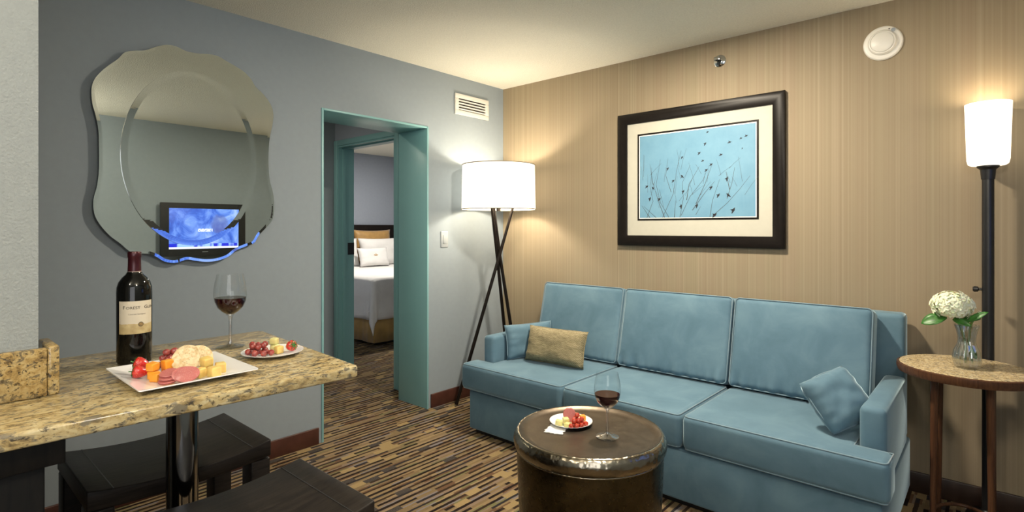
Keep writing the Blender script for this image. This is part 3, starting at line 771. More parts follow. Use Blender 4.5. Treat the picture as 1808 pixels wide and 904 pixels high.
dup(s1, (1.775, -2.805, 0), None, 'black wooden saddle-seat stool nearest the camera at the bottom edge')

# ------------------------------------------------------------------ wine bottle
wb = thing('wine_bottle', 'dark red wine bottle with a cream label standing on the granite counter', 'bottle', (1.298, -2.898, CZ))
bm = new_bm(); lathe(bm, [(0, .004), (.030, .0), (.038, .002), (.0405, .008), (.0408, .19), (.0400, .205), (.036, .219), (.028, .231), (.020, .239), (.0158, .247), (.0148, .262), (.0145, .298), (0, .298)], 56); obj('body', bm, MAT['bottle'], wb, smooth='auto', angle=50)
bm = new_bm(); lathe(bm, [(.0160, .2445), (.0153, .262), (.0150, .284), (.0160, .286), (.0160, .298), (.0145, .3005), (0, .3005)], 40); cp = obj('foil_capsule', bm, MAT['foil'], wb, smooth='auto', angle=50)
bm = new_bm(); lathe(bm, [(.0162, .2435), (.0164, .2445), (.0162, .2470), (.0156, .2475)], 40); obj('band', bm, MAT['foilband'], cp, smooth=True)
# label: curved sheet facing the camera a little to the right
LA0, LA1, LR = math.radians(-54), math.radians(66), .0412
VD = math.atan2(-3.327+2.898, 3.047-1.298)     # world angle towards the photographer
def cyl(a, z, r): return (r*math.cos(VD+a), r*math.sin(VD+a), z)
bm = new_bm(); n = 24; g = []
for i in range(n+1):
    a = LA0+(LA1-LA0)*i/n; g.append([bm.verts.new(cyl(a, z, r)) for z, r in ((.083, LR), (.170, LR), (.170, LR-.0006), (.083, LR-.0006))])
for a, b in zip(g, g[1:]):
    for k in range(4): bm.faces.new((a[k], b[k], b[(k+1)%4], a[(k+1)%4]))
bm.faces.new(g[0]); bm.faces.new(g[-1])
lab = obj('label', bm, MAT['label'], wb, smooth='auto', angle=40)
def wrap_text(s, size, a0, z, name, m, extr=.0002, sx=1.0):
    me = text_mesh(s, size, extr)
    for v in me.vertices:
        x, y, zz = v.co; a = a0+x*sx/LR; v.co = cyl(a, z+y, LR+.0002+max(0, zz))
    return obj(name, me, MAT[m], lab)
wrap_text('F', .0125, math.radians(-38), .1490, 'lettering', 'ink')
wrap_text('OREST', .0098, math.radians(-27), .1492, 'lettering', 'ink', sx=1.12)
wrap_text('G', .0125, math.radians(31), .1492, 'lettering', 'ink')
wrap_text('LEN', .0098, math.radians(45), .1494, 'lettering', 'ink')
wrap_text('Cabernet Sauvignon', .0050, math.radians(-20), .134, 'lettering', 'ink_grey')
bm = new_bm(); rings = []
ac, zc = math.radians(20), .108
c0 = bm.verts.new(cyl(ac, zc, LR+.0004)); r1 = [bm.verts.new(cyl(ac+.0062*math.cos(2*PI*i/24)/LR, zc+.0062*math.sin(2*PI*i/24), LR+.0004)) for i in range(24)]
for i in range(24): bm.faces.new((c0, r1[i], r1[(i+1)%24]))
c2 = [bm.verts.new(cyl(ac+.0044*math.cos(2*PI*i/24)/LR, zc+.0044*math.sin(2*PI*i/24), LR+.0006)) for i in range(24)]
c3 = [bm.verts.new(cyl(ac+.0036*math.cos(2*PI*i/24)/LR, zc+.0036*math.sin(2*PI*i/24), LR+.0006)) for i in range(24)]
for i in range(24): bm.faces.new((c2[i], c2[(i+1)%24], c3[(i+1)%24], c3[i])).material_index = 1
for dz in (-.001, .001):
    q = [bm.verts.new(cyl(ac+x/LR, zc+dz+y, LR+.0006)) for x, y in ((-.0026, -.0005), (.0026, -.0005), (.0026, .0005), (-.0026, .0005))]; bm.faces.new(q).material_index = 1
obj('seal_emblem', bm, [MAT['ink'], MAT['skirt']], lab)

# ------------------------------------------------------------------ platter and its food
PX, PY = 1.533, -2.855
pl = thing('serving_platter', 'rectangular white porcelain platter of snacks on the granite counter', 'plate', (PX, PY, CZ))
def platter():
    bm = new_bm(); rows = []
    spec = [(.085, .075, .004), (.100, .088, .0045), (.139, .124, .0150), (.142, .127, .0155), (.142, .127, .0125), (.100, .090, .0008), (.085, .075, .0)]
    for hx, hy, z in spec:
        ring = []
        for sx, sy, a0 in ((1, 1, 0), (-1, 1, 90), (-1, -1, 180), (1, -1, 270)):
            for i in range(4):
                a = math.radians(a0+90*i/3); r = .006
                ring.append(bm.verts.new((sx*(hx-r)+r*math.cos(a), sy*(hy-r)+r*math.sin(a), z)))
        rows.append(ring)
    n = len(rows[0])
    for A, B in zip(rows, rows[1:]):
        for i in range(n): bm.faces.new((A[i], A[(i+1)%n], B[(i+1)%n], B[i]))
    bm.faces.new(rows[0]); bm.faces.new(rows[-1][::-1]); return bm
obj('dish', platter(), MAT['porcelain'], pl, smooth='auto', angle=30)
def plate(loc, r, label):
    o = thing('round_plate', label, 'plate', loc)
    bm = new_bm(); lathe(bm, [(0, .004), (r*.58, .004), (r*.66, .0055), (r*.97, .0125), (r, .0135), (r, .0120), (r*.66, .0022), (r*.56, 0), (0, 0)], 56); obj('dish', bm, MAT['porcelain'], o, smooth='auto', angle=50)
    return o
plate((1.492, -2.609, CZ), .083, 'small round white plate of grapes and cheese on the granite counter')
plate((1.866, -1.665, DH-.012), .079, 'small round white plate of grapes and salami on the bronze drum table')

def strawberry(loc, rot, s, label):
    o = thing('strawberry', label, 'strawberry', loc, rot)
    bm = new_bm(); lathe(bm, [(0, -.0155), (.0035, -.0140), (.0075, -.0085), (.0105, -.002), (.0122, .004), (.0115, .009), (.007, .0118), (0, .0112)], 24); obj('berry', bm, MAT['straw'], o, smooth=True)
    bm = new_bm()
    for k in range(7):
        a = 2*PI*k/7; d = Vector((math.cos(a), math.sin(a), 0)); e = Vector((-d.y, d.x, 0)); c = Vector((0, 0, .0125))
        q = [c, c+d*.006+e*.0028+Vector((0, 0, .0004)), c+d*.0135-Vector((0, 0, .0035)), c+d*.006-e*.0028+Vector((0, 0, .0004))]
        q = [bm.verts.new(x) for x in q]; bm.faces.new(q)
    tube(bm, [(0, 0, .0118), (.001, 0, .018)], .0011, 6)
    obj('calyx', bm, MAT['leaf'], o)
    o.scale = (s, s, s); return o
strawberry((1.474, -2.927, .960), (0.5, -1.2, .6), 1.3, 'red strawberry at the back of the platter nearest the wine bottle')
strawberry((1.513, -2.940, .9495), (1.35, .5, -.45), 1.25, 'red strawberry in front of the orange cheese cubes on the platter')
strawberry((1.508, -2.564, .9505), (1.2, .4, 1.6), 1.25, 'red strawberry on the small plate on the counter')

def cube(name, loc, s, m, label, rot=(0,0,0), cat='cheese'):
    bm = cushion(s[0], s[1], s[2], min(s)*.12, 0, 5)
    for v in bm.verts: v.co += Vector((mnoise.noise(v.co*90+Vector(loc)*40),)*3)*.0007
    o = obj(name, bm, MAT[m], None, smooth=True, loc=loc, rot=rot); return tag(o, label, cat)
PF = CZ+.0042
cube('cheddar_cube', (1.542, -2.921, PF+.0295), (.021, .021, .019), 'cheddar', 'orange cheese cube on the platter stacked on another beside the strawberries', (.1, .05, .5))
cube('cheddar_cube', (1.537, -2.889, PF+.0285), (.022, .021, .022), 'cheddar', 'orange cheese cube on the platter nearest the big round cracker', (.08, -.1, .25))
cube('cheddar_cube', (1.572, -2.922, PF+.0098), (.021, .020, .0195), 'cheddar', 'orange cheese cube lying lowest at the front of its pile', (0, 0, .6))
cube('cheddar_cube', (1.545, -2.920, PF+.0095), (.020, .020, .0185), 'cheddar', 'orange cheese cube at the bottom of the pile behind the front cube', (0, 0, .3))
cube('cheddar_cube', (1.540, -2.889, PF+.0085), (.021, .020, .0165), 'cheddar', 'orange cheese cube underneath the one beside the big cracker', (0, 0, .2))
cube('cheese_cube', (1.586, -2.818, PF+.030), (0.0249, 0.0226, 0.0203), 'cheese', 'pale yellow cheese cube topping the pile on the platter', (.1, .1, .2))
cube('cheese_cube', (1.628, -2.815, PF+.0115), (0.0249, 0.0237, 0.0249), 'cheese', 'pale yellow cheese cube at the front of the platter pile', (0, 0, .15))
cube('cheese_cube', (1.608, -2.840, PF+.0105), (0.0192, 0.0237, 0.0226), 'cheese', 'narrow yellow cheese cube beside the big salami slice', (0, 0, .5))
cube('cheese_cube', (1.596, -2.789, PF+.0115), (0.0237, 0.0226, 0.0249), 'cheese', 'yellow cheese cube at the right side of the platter pile', (0, 0, -.2))
cube('cheese_cube', (1.582, -2.816, PF+.0100), (0.0226, 0.0226, 0.0220), 'cheese', 'yellow cheese cube beneath the topmost cube of the platter pile', (0, 0, .1))
def disc(name, loc, r, t, xa, ya, m, label, cat, rim=None, ry=1.0):
    bm = new_bm(); lathe(bm, [(0, -t/2), (r*.94, -t/2), (r, -t*.25), (r, t*.25), (r*.94, t/2), (0, t/2)], 36)
    for v in bm.verts: v.co.y *= ry
    o = obj(name, bm, [MAT[m]], None, smooth='auto', loc=loc, rot=frame_euler(xa, ya)); 
    if rim:
        o.data.materials.append(MAT[rim])
        for p in o.data.polygons:
            if abs(p.normal.z) < .6: p.material_index = 1
    return tag(o, label, cat)
for i, (x, y, z, lb) in enumerate(((1.612, -2.910, .0045, 'bottom'), (1.608, -2.907, .0115, 'middle'), (1.600, -2.904, .019, 'top'))):
    disc('salami_slice', (x, y, PF+z+.002), .0195, .0045, (1, .1*i, -.10-.03*i), (0, 1, .10+.06*i), 'salami', 'pink salami slice, the %s one of the fanned stack on the platter' % lb, 'salami', 'salami_rind')
disc('salami_slice', (1.634, -2.876, PF+.0185), .0255, .004, (.30, 1, .12), (-.55, .12, .62), 'salami', 'large pink salami slice leaning in front of the round cracker', 'salami', 'salami_rind', .78)
disc('salami_slice', (1.625, -2.880, PF+.0180), .0255, .004, (.22, 1, .02), (-.55, .12, .62), 'salami', 'pink salami slice tucked directly behind the large leaning slice', 'salami', 'salami_rind', .78)
disc('cracker', (1.548, -2.852, PF+.034), .0315, .0055, (.28, 1, 0), (-.50, .14, .80), 'cracker', 'large round seeded cracker leaning upright on the platter', 'cracker')
disc('cracker', (1.520, -2.840, PF+.036), .0305, .0055, (.35, 1, .1), (-.50, .14, .80), 'cracker', 'round cracker standing just behind the large front cracker', 'cracker')
disc('cracker', (1.512, -2.806, PF+.030), .030, .0055, (.1, 1, -.30), (-.50, .14, .70), 'cracker', 'round cracker leaning behind the yellow cheese at the platter back', 'cracker')

def grape_proto(m, s, lab, grp, cat='grape'):
    bm = blob(.0088, 1, .03, 1, 1, 1.08, 2)
    o = obj('grape', bm, MAT[m], None, smooth=True); tag(o, lab, cat, grp); return o
def grapes(m, lab, grp, lst, s=1.0):
    p = grape_proto(m, s, lab, grp); rnd = random.Random(len(lst))
    for i, loc in enumerate(lst):
        o = p if i == 0 else p.copy()
        if i: C.objects.link(o)
        o.location = loc; o.rotation_euler = (rnd.uniform(0, 3), rnd.uniform(0, 3), rnd.uniform(0, 3)); k = s*rnd.uniform(.94, 1.06); o.scale = (k, k, k)
b = PF+.0088
grapes('grape', 'small red grape in the bunch at the back of the white platter', 'grapes on the platter',
       [(1.440, -2.880, b), (1.438, -2.862, b), (1.440, -2.844, b), (1.437, -2.826, b), (1.440, -2.806, b), (1.456, -2.871, b), (1.455, -2.853, b), (1.424, -2.853, b+.002), (1.424, -2.834, b+.002),
        (1.440, -2.871, b+.015), (1.438, -2.853, b+.015), (1.438, -2.835, b+.015), (1.440, -2.814, b+.0155), (1.452, -2.862, b+.013), (1.438, -2.862, b+.029), (1.437, -2.844, b+.029), (1.440, -2.806, b+.030)])
b = CZ+.0045+.0086
grapes('grape', 'small red grape in the pile on the small counter plate', 'grapes on the counter plate',
       [(1.474, -2.671, b+.002), (1.494, -2.661, b), (1.513, -2.645, b), (1.517, -2.625, b), (1.460, -2.656, b), (1.478, -2.644, b), (1.496, -2.630, b), (1.448, -2.640, b), (1.470, -2.622, b),
        (1.467, -2.655, b+.0150), (1.486, -2.648, b+.0145), (1.460, -2.637, b+.0150), (1.478, -2.630, b+.0150), (1.447, -2.647, b+.0165), (1.462, -2.618, b+.0155)])
cube('cheese_cube', (1.466, -2.590, CZ+.0045+.010), (.021, .020, .019), 'melon', 'pale cheese cube at the back of the small counter plate', (0, 0, .3))
cube('cheese_cube', (1.464, -2.592, CZ+.0045+.0285), (.020, .020, .017), 'melon', 'pale cheese cube stacked on top on the small counter plate', (.05, .05, .6))
cube('cheese_cube', (1.506, -2.598, CZ+.0045+.0105), (.018, .021, .020), 'cheese', 'yellow cheese cube beside the strawberry on the small counter plate', (0, 0, .2))
cube('cheese_cube', (1.487, -2.603, CZ+.0045+.0095), (.018, .018, .018), 'melon', 'pale cheese cube between the grapes and the yellow cheese on the counter plate', (0, 0, .5))
b = DH-.012+.0045+.0092
grapes('grape_red', 'bright red grape in the pile on the drum table plate', 'grapes on the drum table plate',
       [(1.906, -1.721, b+.002), (1.920, -1.706, b+.0015), (1.930, -1.690, b+.002), (1.930, -1.662, b+.0015), (1.902, -1.700, b), (1.912, -1.683, b), (1.914, -1.664, b), (1.893, -1.682, b), (1.896, -1.662, b),
        (1.906, -1.703, b+.0155), (1.915, -1.688, b+.0155), (1.916, -1.668, b+.0155), (1.893, -1.672, b+.0165), (1.898, -1.690, b+.0155), (1.903, -1.678, b+.030)], 1.05)
cube('melon_chunk', (1.853, -1.722, DH-.012+.0155), (.024, .021, .020), 'melon', 'pale green melon chunk at the left rim of the drum table plate', (.0, .08, .4), 'melon')
cube('melon_chunk', (1.862, -1.692, DH-.012+.0165), (.022, .024, .023), 'melon', 'pale green melon chunk behind the grapes on the drum table plate', (0, 0, .9), 'melon')
cube('melon_chunk', (1.884, -1.712, DH-.012+.0125), (.018, .020, .016), 'melon', 'low pale melon chunk beside the grapes on the drum table plate', (0, 0, .2), 'melon')
disc('salami_slice', (1.858, -1.662, DH-.012+.0305), .024, .0045, (.66, .75, 0), (-.25, .25, .93), 'salami', 'pink salami slice standing upright on the drum table plate', 'salami', 'salami_rind')
disc('salami_slice', (1.852, -1.656, DH-.012+.0300), .024, .0045, (.62, .78, .05), (-.25, .25, .93), 'salami', 'second pink salami slice directly behind the upright one on the drum table plate', 'salami', 'salami_rind')
cube('cheese_cube', (1.858, -1.622, DH-.012+.016), (.020, .020, .021), 'cheddar', 'orange-yellow cheese cube behind the grapes on the drum table plate', (0, 0, .4))
cube('cheese_cube', (1.886, -1.618, DH-.012+.015), (.020, .020, .019), 'cheddar', 'orange-yellow cheese cube at the right of the drum table plate', (0, 0, .9))
# napkin
bm = new_bm(); n = 14; g = []
A, B, Cc, D = Vector((1.842, -1.800)), Vector((1.812, -1.712)), Vector((1.876, -1.690)), Vector((1.906, -1.778))
for i in range(n+1):
    row = []
    for j in range(9):
        u, w = i/n, j/8; p = (A*(1-u)+D*u)*(1-w)+(B*(1-u)+Cc*u)*w
        e = .003*math.sin(j*2.4)*(1 if i in (0, n) else 0) + (.0035*math.sin(i*1.9) if j in (0, 8) else 0)
        zz = .0006+.0012*abs(math.sin(u*5+w*3))*(0 if w > .45 else 1)
        row.append(bm.verts.new((p.x+e, p.y+e, zz)))
    g.append(row)
for i in range(n):
    for j in range(8): bm.faces.new((g[i][j], g[i+1][j], g[i+1][j+1], g[i][j+1]))
nk = obj('paper_napkin', bm, MAT['paper'], None, smooth=True, loc=(0, 0, DH-.0116)); s = nk.modifiers.new('thickness', 'SOLIDIFY'); s.thickness = .0006; s.offset = 1
tag(nk, 'white paper napkin half under the plate on the drum table', 'napkin')

# ------------------------------------------------------------------ wall mirror
MZ = [(-2.453, 2.185), (-2.412, 2.186), (-2.369, 2.174), (-2.319, 2.175), (-2.267, 2.184), (-2.221, 2.184), (-2.18, 2.168), (-2.132, 2.15), (-2.089, 2.13), (-2.053, 2.097), (-2.031, 2.064), (-1.986, 2.028), (-1.948, 1.981), (-1.933, 1.93), (-1.938, 1.868), (-1.953, 1.797), (-1.959, 1.728), (-1.96, 1.651), (-1.953, 1.56), (-1.937, 1.5), (-1.928, 1.424), (-1.937, 1.347), (-1.971, 1.3), (-2.013, 1.255), (-2.038, 1.214), (-2.082, 1.197), (-2.132, 1.176), (-2.173, 1.144), (-2.227, 1.126), (-2.28, 1.123), (-2.331, 1.131), (-2.368, 1.138), (-2.417, 1.124), (-2.465, 1.133), (-2.499, 1.157), (-2.534, 1.172), (-2.573, 1.176), (-2.611, 1.19), (-2.643, 1.223), (-2.684, 1.261), (-2.72, 1.311), (-2.74, 1.36), (-2.743, 1.422), (-2.73, 1.484), (-2.723, 1.558), (-2.723, 1.645), (-2.725, 1.731), (-2.735, 1.798), (-2.747, 1.851), (-2.75, 1.912), (-2.74, 1.957), (-2.715, 1.999), (-2.685, 2.035), (-2.653, 2.069), (-2.627, 2.105), (-2.595, 2.121), (-2.545, 2.136), (-2.5, 2.164)]
def smooth_loop(P, k=4):
    out = []; n = len(P)
    for i in range(n):
        p0, p1, p2, p3 = (Vector(P[(i+d)%n]) for d in (-1, 0, 1, 2))
        for s in range(k):
            t = s/k; out.append(.5*((2*p1)+(p2-p0)*t+(2*p0-5*p1+4*p2-p3)*t*t+(3*p1-p0-3*p2+p3)*t**3))
    return out
def inset(L, d):
    n = len(L); out = []
    for i in range(n):
        t = (L[(i+2)%n]-L[i-2]).normalized(); nn = Vector((-t.y, t.x)); out.append(L[i]+nn*d)
    a = sum(L[i].x*L[(i+1)%n].y-L[(i+1)%n].x*L[i].y for i in range(n))
    if a < 0:
        out = []
        for i in range(n):
            t = (L[(i+2)%n]-L[i-2]).normalized(); out.append(L[i]-Vector((-t.y, t.x))*d)
    return out
def mirror_plate(L, bev, rise, h0, x0):
    """plate lying in the y,z plane at x0; the ground edge is a shallow ring that tips inwards"""
    bm = new_bm(); I = inset(L, bev); n = len(L)
    f = [bm.verts.new((x0+h0, p.x, p.y)) for p in I]; o = [bm.verts.new((x0+h0+rise, p.x, p.y)) for p in L]
    bk = [bm.verts.new((x0, p.x, p.y)) for p in L]
    f2 = [bm.verts.new((x0+h0, p.x, p.y)) for p in I]
    bm.faces.new(f); bm.faces.new(bk[::-1]).material_index = 1
    for i in range(n):
        j = (i+1) % n
        bm.faces.new((f2[i], f2[j], o[j], o[i])); bm.faces.new((o[i], o[j], bk[j], bk[i])).material_index = 1
    return bm
mr = thing('wall_mirror', 'large frameless scalloped mirror with an oval centre on the grey wall', 'mirror', (.0, -2.335, 1.655))
Lp = [Vector((p.x+2.335, p.y-1.655)) for p in smooth_loop(MZ)]
Ov = [Vector((.308*math.cos(2*PI*i/120), -.013+.435*math.sin(2*PI*i/120))) for i in range(120)]
bm = mirror_plate(Lp, .013, .00050, .006, .028); obj('scalloped_plate', bm, [MAT['mirror'], MAT['glassedge']], mr)
bm = mirror_plate(Ov, .027, .00115, .004, .0345); obj('oval_plate', bm, [MAT['mirror'], MAT['glassedge']], mr)
bm = new_bm(); prism(bm, [(.22*math.cos(2*PI*i/40), .34*math.sin(2*PI*i/40)) for i in range(40)], 0, .0275, M=Matrix(((0, 0, 1, 0), (1, 0, 0, 0), (0, 1, 0, 0), (0, 0, 0, 1)))); obj('backing_board', bm, MAT['black'], mr)

# ------------------------------------------------------------------ television on the opposite wall (seen in the mirror)
tv = thing('television', 'flat black television with a bright blue picture reflected in the mirror', 'television', (3.779, -1.015, 1.288))
bm = new_bm(); box(bm, -.05, .0, -.2, .2, -.14, .14); obj('wall_bracket', bm, MAT['black'], tv)
bm = new_bm(); box(bm, -.082, -.045, -.44, .44, -.300, .285); 
obj('housing', bm, MAT['black'], tv, bevel=.006)
bm = new_bm()
for a in ((-.44, -.362, -.30, .285), (.362, .44, -.30, .285), (-.362, .362, .225, .285), (-.362, .362, -.30, -.222)): box(bm, -.088, -.082, a[0]+.001, a[1]-.001 if a[1] > .4 else a[1], a[2]+.001, a[3]-.001)
obj('bezel', bm, MAT['black'], tv)
bm = new_bm(); box(bm, -.0835, -.0815, -.362, .362, -.222, .225); part_label(obj('screen', bm, MAT['screen'], tv), 'lit screen showing a blurred blue news picture')
bm = new_bm(); box(bm, -.0886, -.088, -.03, .03, -.262, -.255); obj('badge', bm, MAT['grey_plate'], tv)

# ------------------------------------------------------------------ framed picture
pf = thing('framed_picture', 'black framed picture of birds on thin branches above the sofa', 'picture', (1.629, 0, 1.623))
w, h, fw = .534, .445, .068
bm = new_bm()
def mitre(bm, ow, oh, iw, ih, y0, y1, yi):
    o = [(-ow, -oh), (ow, -oh), (ow, oh), (-ow, oh)]; i_ = [(-iw, -ih), (iw, -ih), (iw, ih), (-iw, ih)]
    mw = [((a[0]*.62+b[0]*.38), (a[1]*.62+b[1]*.38)) for a, b in zip(o, i_)]
    R = [[bm.verts.new((p[0], y, p[1])) for p in L] for L, y in ((o, y0), (o, y1+.006), (mw, y1), (i_, yi), (i_, y0))]
    for A, B in list(zip(R, R[1:]))+[(R[-1], R[0])]:
        for k in range(4): bm.faces.new((A[k], A[(k+1)%4], B[(k+1)%4], B[k]))
mitre(bm, w, h, w-fw, h-fw, -.002, -.034, -.022); obj('frame', bm, MAT['frame'], pf, bevel=.002)
bm = new_bm(); box(bm, -w+fw-.004, w-fw+.004, -.012, -.004, -h+fw-.004, h-fw+.004); mat_o = obj('mat_board', bm, MAT['matboard'], pf)
pw, ph, pcz = .372, .272, .012
bm = new_bm(); box(bm, -pw-.018, pw+.018, -.0130, -.0122, pcz-ph-.018, pcz+ph+.018); obj('black_inner_mat', bm, MAT['frame'], pf).name = 'inner_mat'
bm = new_bm(); box(bm, -pw-.006, pw+.006, -.0136, -.0131, pcz-ph-.006, pcz+ph+.006); obj('white_bevel', bm, MAT['white_core'], pf)
bm = new_bm(); box(bm, -pw, pw, -.0142, -.0137, pcz-ph, pcz+ph)
def flat(bm, pts, mi, y=-.0146):
    bm.faces.new([bm.verts.new((p[0], y, p[1])) for p in pts]).material_index = mi
def stroke(bm, P, w0, w1, mi=1):
    n = len(P)
    for k in range(n-1):
        a, c = Vector(P[k]), Vector(P[k+1]); d = (c-a).normalized(); e = Vector((-d.y, d.x)); r0 = w0+(w1-w0)*k/(n-1); r1 = w0+(w1-w0)*(k+1)/(n-1)
        flat(bm, [a+e*r0, c+e*r1, c-e*r1, a-e*r0], mi, -.01445)
# branches and birds placed by (u, v) fractions of the print
def uv(u, v): return Vector(((u*2-1)*pw, pcz+(1-v)*2*ph-ph))
tw = [((.10, 1.0), (.02, .85)), ((.07, 1.0), (.13, .80), (.10, .62), (.12, .45)), ((.16, 1.0), (.04, .86)), ((.24, 1.0), (.18, .80), (.13, .58)), ((.28, 1.0), (.20, .82), (.16, .60), (.20, .30)),
      ((.22, 1.0), (.32, .72), (.35, .45), (.39, .22)), ((.33, 1.0), (.34, .80)), ((.38, 1.0), (.41, .78), (.40, .60), (.47, .40)), ((.39, .98), (.47, .76), (.58, .58), (.62, .45)), ((.49, .92), (.60, .72), (.68, .60)),
      ((.64, 1.0), (.66, .82), (.72, .58)), ((.66, .99), (.78, .85), (.88, .70), (.96, .56)), ((.52, .85), (.60, .62), (.66, .40)), ((.30, .70), (.25, .50), (.27, .30)), ((.78, .80), (.82, .62), (.84, .46)), ((.44, .80), (.46, .62), (.55, .42)), ((.13, .60), (.10, .35)), ((.52, .97), (.56, .88)), ((.80, .70), (.77, .50))]
rb = random.Random(8)
for k in range(34):
    u = rb.uniform(.02, .95); v = rb.uniform(.35, .9); d = rb.uniform(-.06, .10); L = rb.uniform(.10, .28)
    stroke(bm, [uv(u, v), uv(u+d*.5, v-L*.5), uv(u+d*1.1, max(.2, v-L))], .0009, .0005)
for k, t in enumerate(tw): stroke(bm, [uv(*p) for p in t], .0017 if k % 3 else .0024, .0008)
birds = [(.62, .04, .5, .6), (.60, .17, 1, .8), (.55, .27, .8, .8), (.40, .30, .9, .7), (.58, .36, .4, .7), (.27, .42, 1.1, .8), (.40, .52, 2.3, .9), (.65, .41, .7, .8), (.61, .47, .7, .8), (.32, .57, .8, .8), (.73, .31, .4, .8), (.80, .18, .3, .8), (.89, .15, .4, .6), (.93, .13, .4, .7),
         (.90, .26, 1, .4), (.07, .62, .7, .9), (.13, .64, 2.2, .8), (.10, .77, 1.3, 1), (.19, .78, .8, 1), (.41, .70, 1.1, .9), (.39, .87, 1.5, 1), (.53, .87, 1.2, 1), (.65, .67, 1, 1), (.78, .58, 1.4, 1), (.71, .76, 1.0, 1), (.79, .76, 2.4, 1.1), (.83, .93, 1.1, 1.3), (.68, .98, .8, 1.2)]
for u, v, a, s in birds:
    p = uv(u, v); d = Vector((math.cos(a), math.sin(a))); e = Vector((-d.y, d.x)); L = .0150*s
    flat(bm, [p+d*L, p+e*L*.38+d*L*.2, p-d*L*1.1+e*L*.12, p-d*L*1.1-e*L*.12, p-e*L*.38+d*L*.2], 2)
    flat(bm, [p+d*L*.3+e*L*.2, p-d*L*.2+e*L*1.0, p-d*L*.4+e*L*.1], 2)
obj('print', bm, [MAT['print'], MAT['twig'], MAT['bird']], pf)
# sliver of a second frame at the right border
p2 = thing('framed_picture', 'brown wooden picture frame cut off by the right border of the photo', 'picture', (3.43, 0, 1.33))
bm = new_bm(); mitre(bm, .26, .105, .23, .075, -.002, -.022, -.016); obj('frame', bm, MAT['walnut'], p2, bevel=.002)
bm = new_bm(); box(bm, -.234, .234, -.010, -.003, -.079, .079); obj('mat_board', bm, MAT['matboard'], p2)

# ------------------------------------------------------------------ wall fittings
vt = thing('air_vent', 'white rectangular air grille high on the grey wall near the corner', 'vent', (0, -.365, 2.233))
def yz(bm, y0, y1, z0, z1, x0, x1, mi=0): box(bm, x0, x1, y0, y1, z0, z1, mi)
bm = new_bm()
for a in ((-.18, .18, .045, .079), (-.18, .18, -.079, -.045), (-.18, -.143, -.045, .045), (.143, .18, -.045, .045)): yz(bm, a[0], a[1], a[2], a[3], .0, .014)
obj('frame', bm, MAT['white_plastic'], vt, bevel=.003)
bm = new_bm(); yz(bm, -.145, .145, -.047, .047, .0003, .002); obj('backing', bm, MAT['void'], vt)
for k in range(4):
    z = -.036+k*.0215
    bm = new_bm(); M_ = Matrix.Translation((.0085, 0, z)) @ Matrix.Rotation(math.radians(-28), 4, 'Y'); box(bm, -.009, .009, -.143, .143, -.0012, .0012, M=M_)
    obj('slat', bm, MAT['white_plastic'], vt)
sw = thing('light_switch', 'flat grey light switch plate between the opening and the tripod lamp', 'light switch', (0, -.645, 1.212))
bm = new_bm(); yz(bm, -.035, .035, -.06, .06, 0, .006); obj('cover_plate', bm, MAT['grey_plate'], sw, bevel=.003)
bm = new_bm(); yz(bm, -.016, .016, -.032, .032, .006, .009); obj('rocker', bm, MAT['grey_plate'], sw, bevel=.002)
RM = Matrix.Rotation(PI/2, 4, 'X')        # local z of a lathe turned to face the room (-y)
sk = thing('fire_sprinkler', 'small chrome sidewall sprinkler head high on the striped wall', 'sprinkler', (1.788, 0, 2.312))
bm = new_bm(); lathe(bm, [(.014, .010), (.030, .006), (.037, .001), (.037, 0), (.014, 0)], 32, M=RM); obj('escutcheon', bm, MAT['chrome'], sk, smooth='auto')
bm = new_bm(); lathe(bm, [(0, 0), (.013, 0), (.013, .018), (.008, .022), (0, .022)], 20, M=RM); obj('nozzle', bm, MAT['black'], sk, smooth='auto')
bm = new_bm()
for s in (-1, 1): tube(bm, [(s*.012, -.014, 0), (s*.017, -.026, 0), (s*.010, -.040, 0), (0, -.046, 0)], .0032, 8)
tube(bm, [(0, -.022, 0), (0, -.046, 0)], .003, 8); obj('yoke', bm, MAT['chrome'], sk, smooth='auto')
bm = new_bm(); box(bm, -.017, .017, -.049, -.0465, -.006, .012); box(bm, -.017, .017, -.050, -.030, .012, .0145); obj('deflector', bm, MAT['chrome'], sk, bevel=.001)
sd = thing('smoke_detector', 'round white smoke detector high on the striped wall at the right', 'smoke detector', (2.617, 0, 2.232))
bm = new_bm(); lathe(bm, [(0, 0), (.085, 0), (.085, .008), (.080, .014), (.064, .018), (0, .018)], 56, M=RM); obj('base', bm, MAT['white_plastic'], sd, smooth='auto')
bm = new_bm(); lathe(bm, [(.063, .018), (.062, .026), (.056, .033), (.052, .034), (.0515, .031), (.0495, .031), (.049, .036), (.044, .0395), (0, .042)], 56, M=RM); obj('cover', bm, MAT['white_plastic'], sd, smooth='auto')
bm = new_bm(); lathe(bm, [(0, .018), (.009, .018), (.009, .021), (.0065, .021), (.0065, .0195), (0, .0195)], 20, M=Matrix.Translation((.045, 0, .056)) @ RM); obj('test_button', bm, MAT['grey_plate'], sd, smooth='auto')
bm = new_bm(); lathe(bm, [(0, .018), (.003, .018), (.003, .020), (0, .020)], 12, M=Matrix.Translation((.028, 0, .064)) @ RM); obj('indicator', bm, MAT['black'], sd)

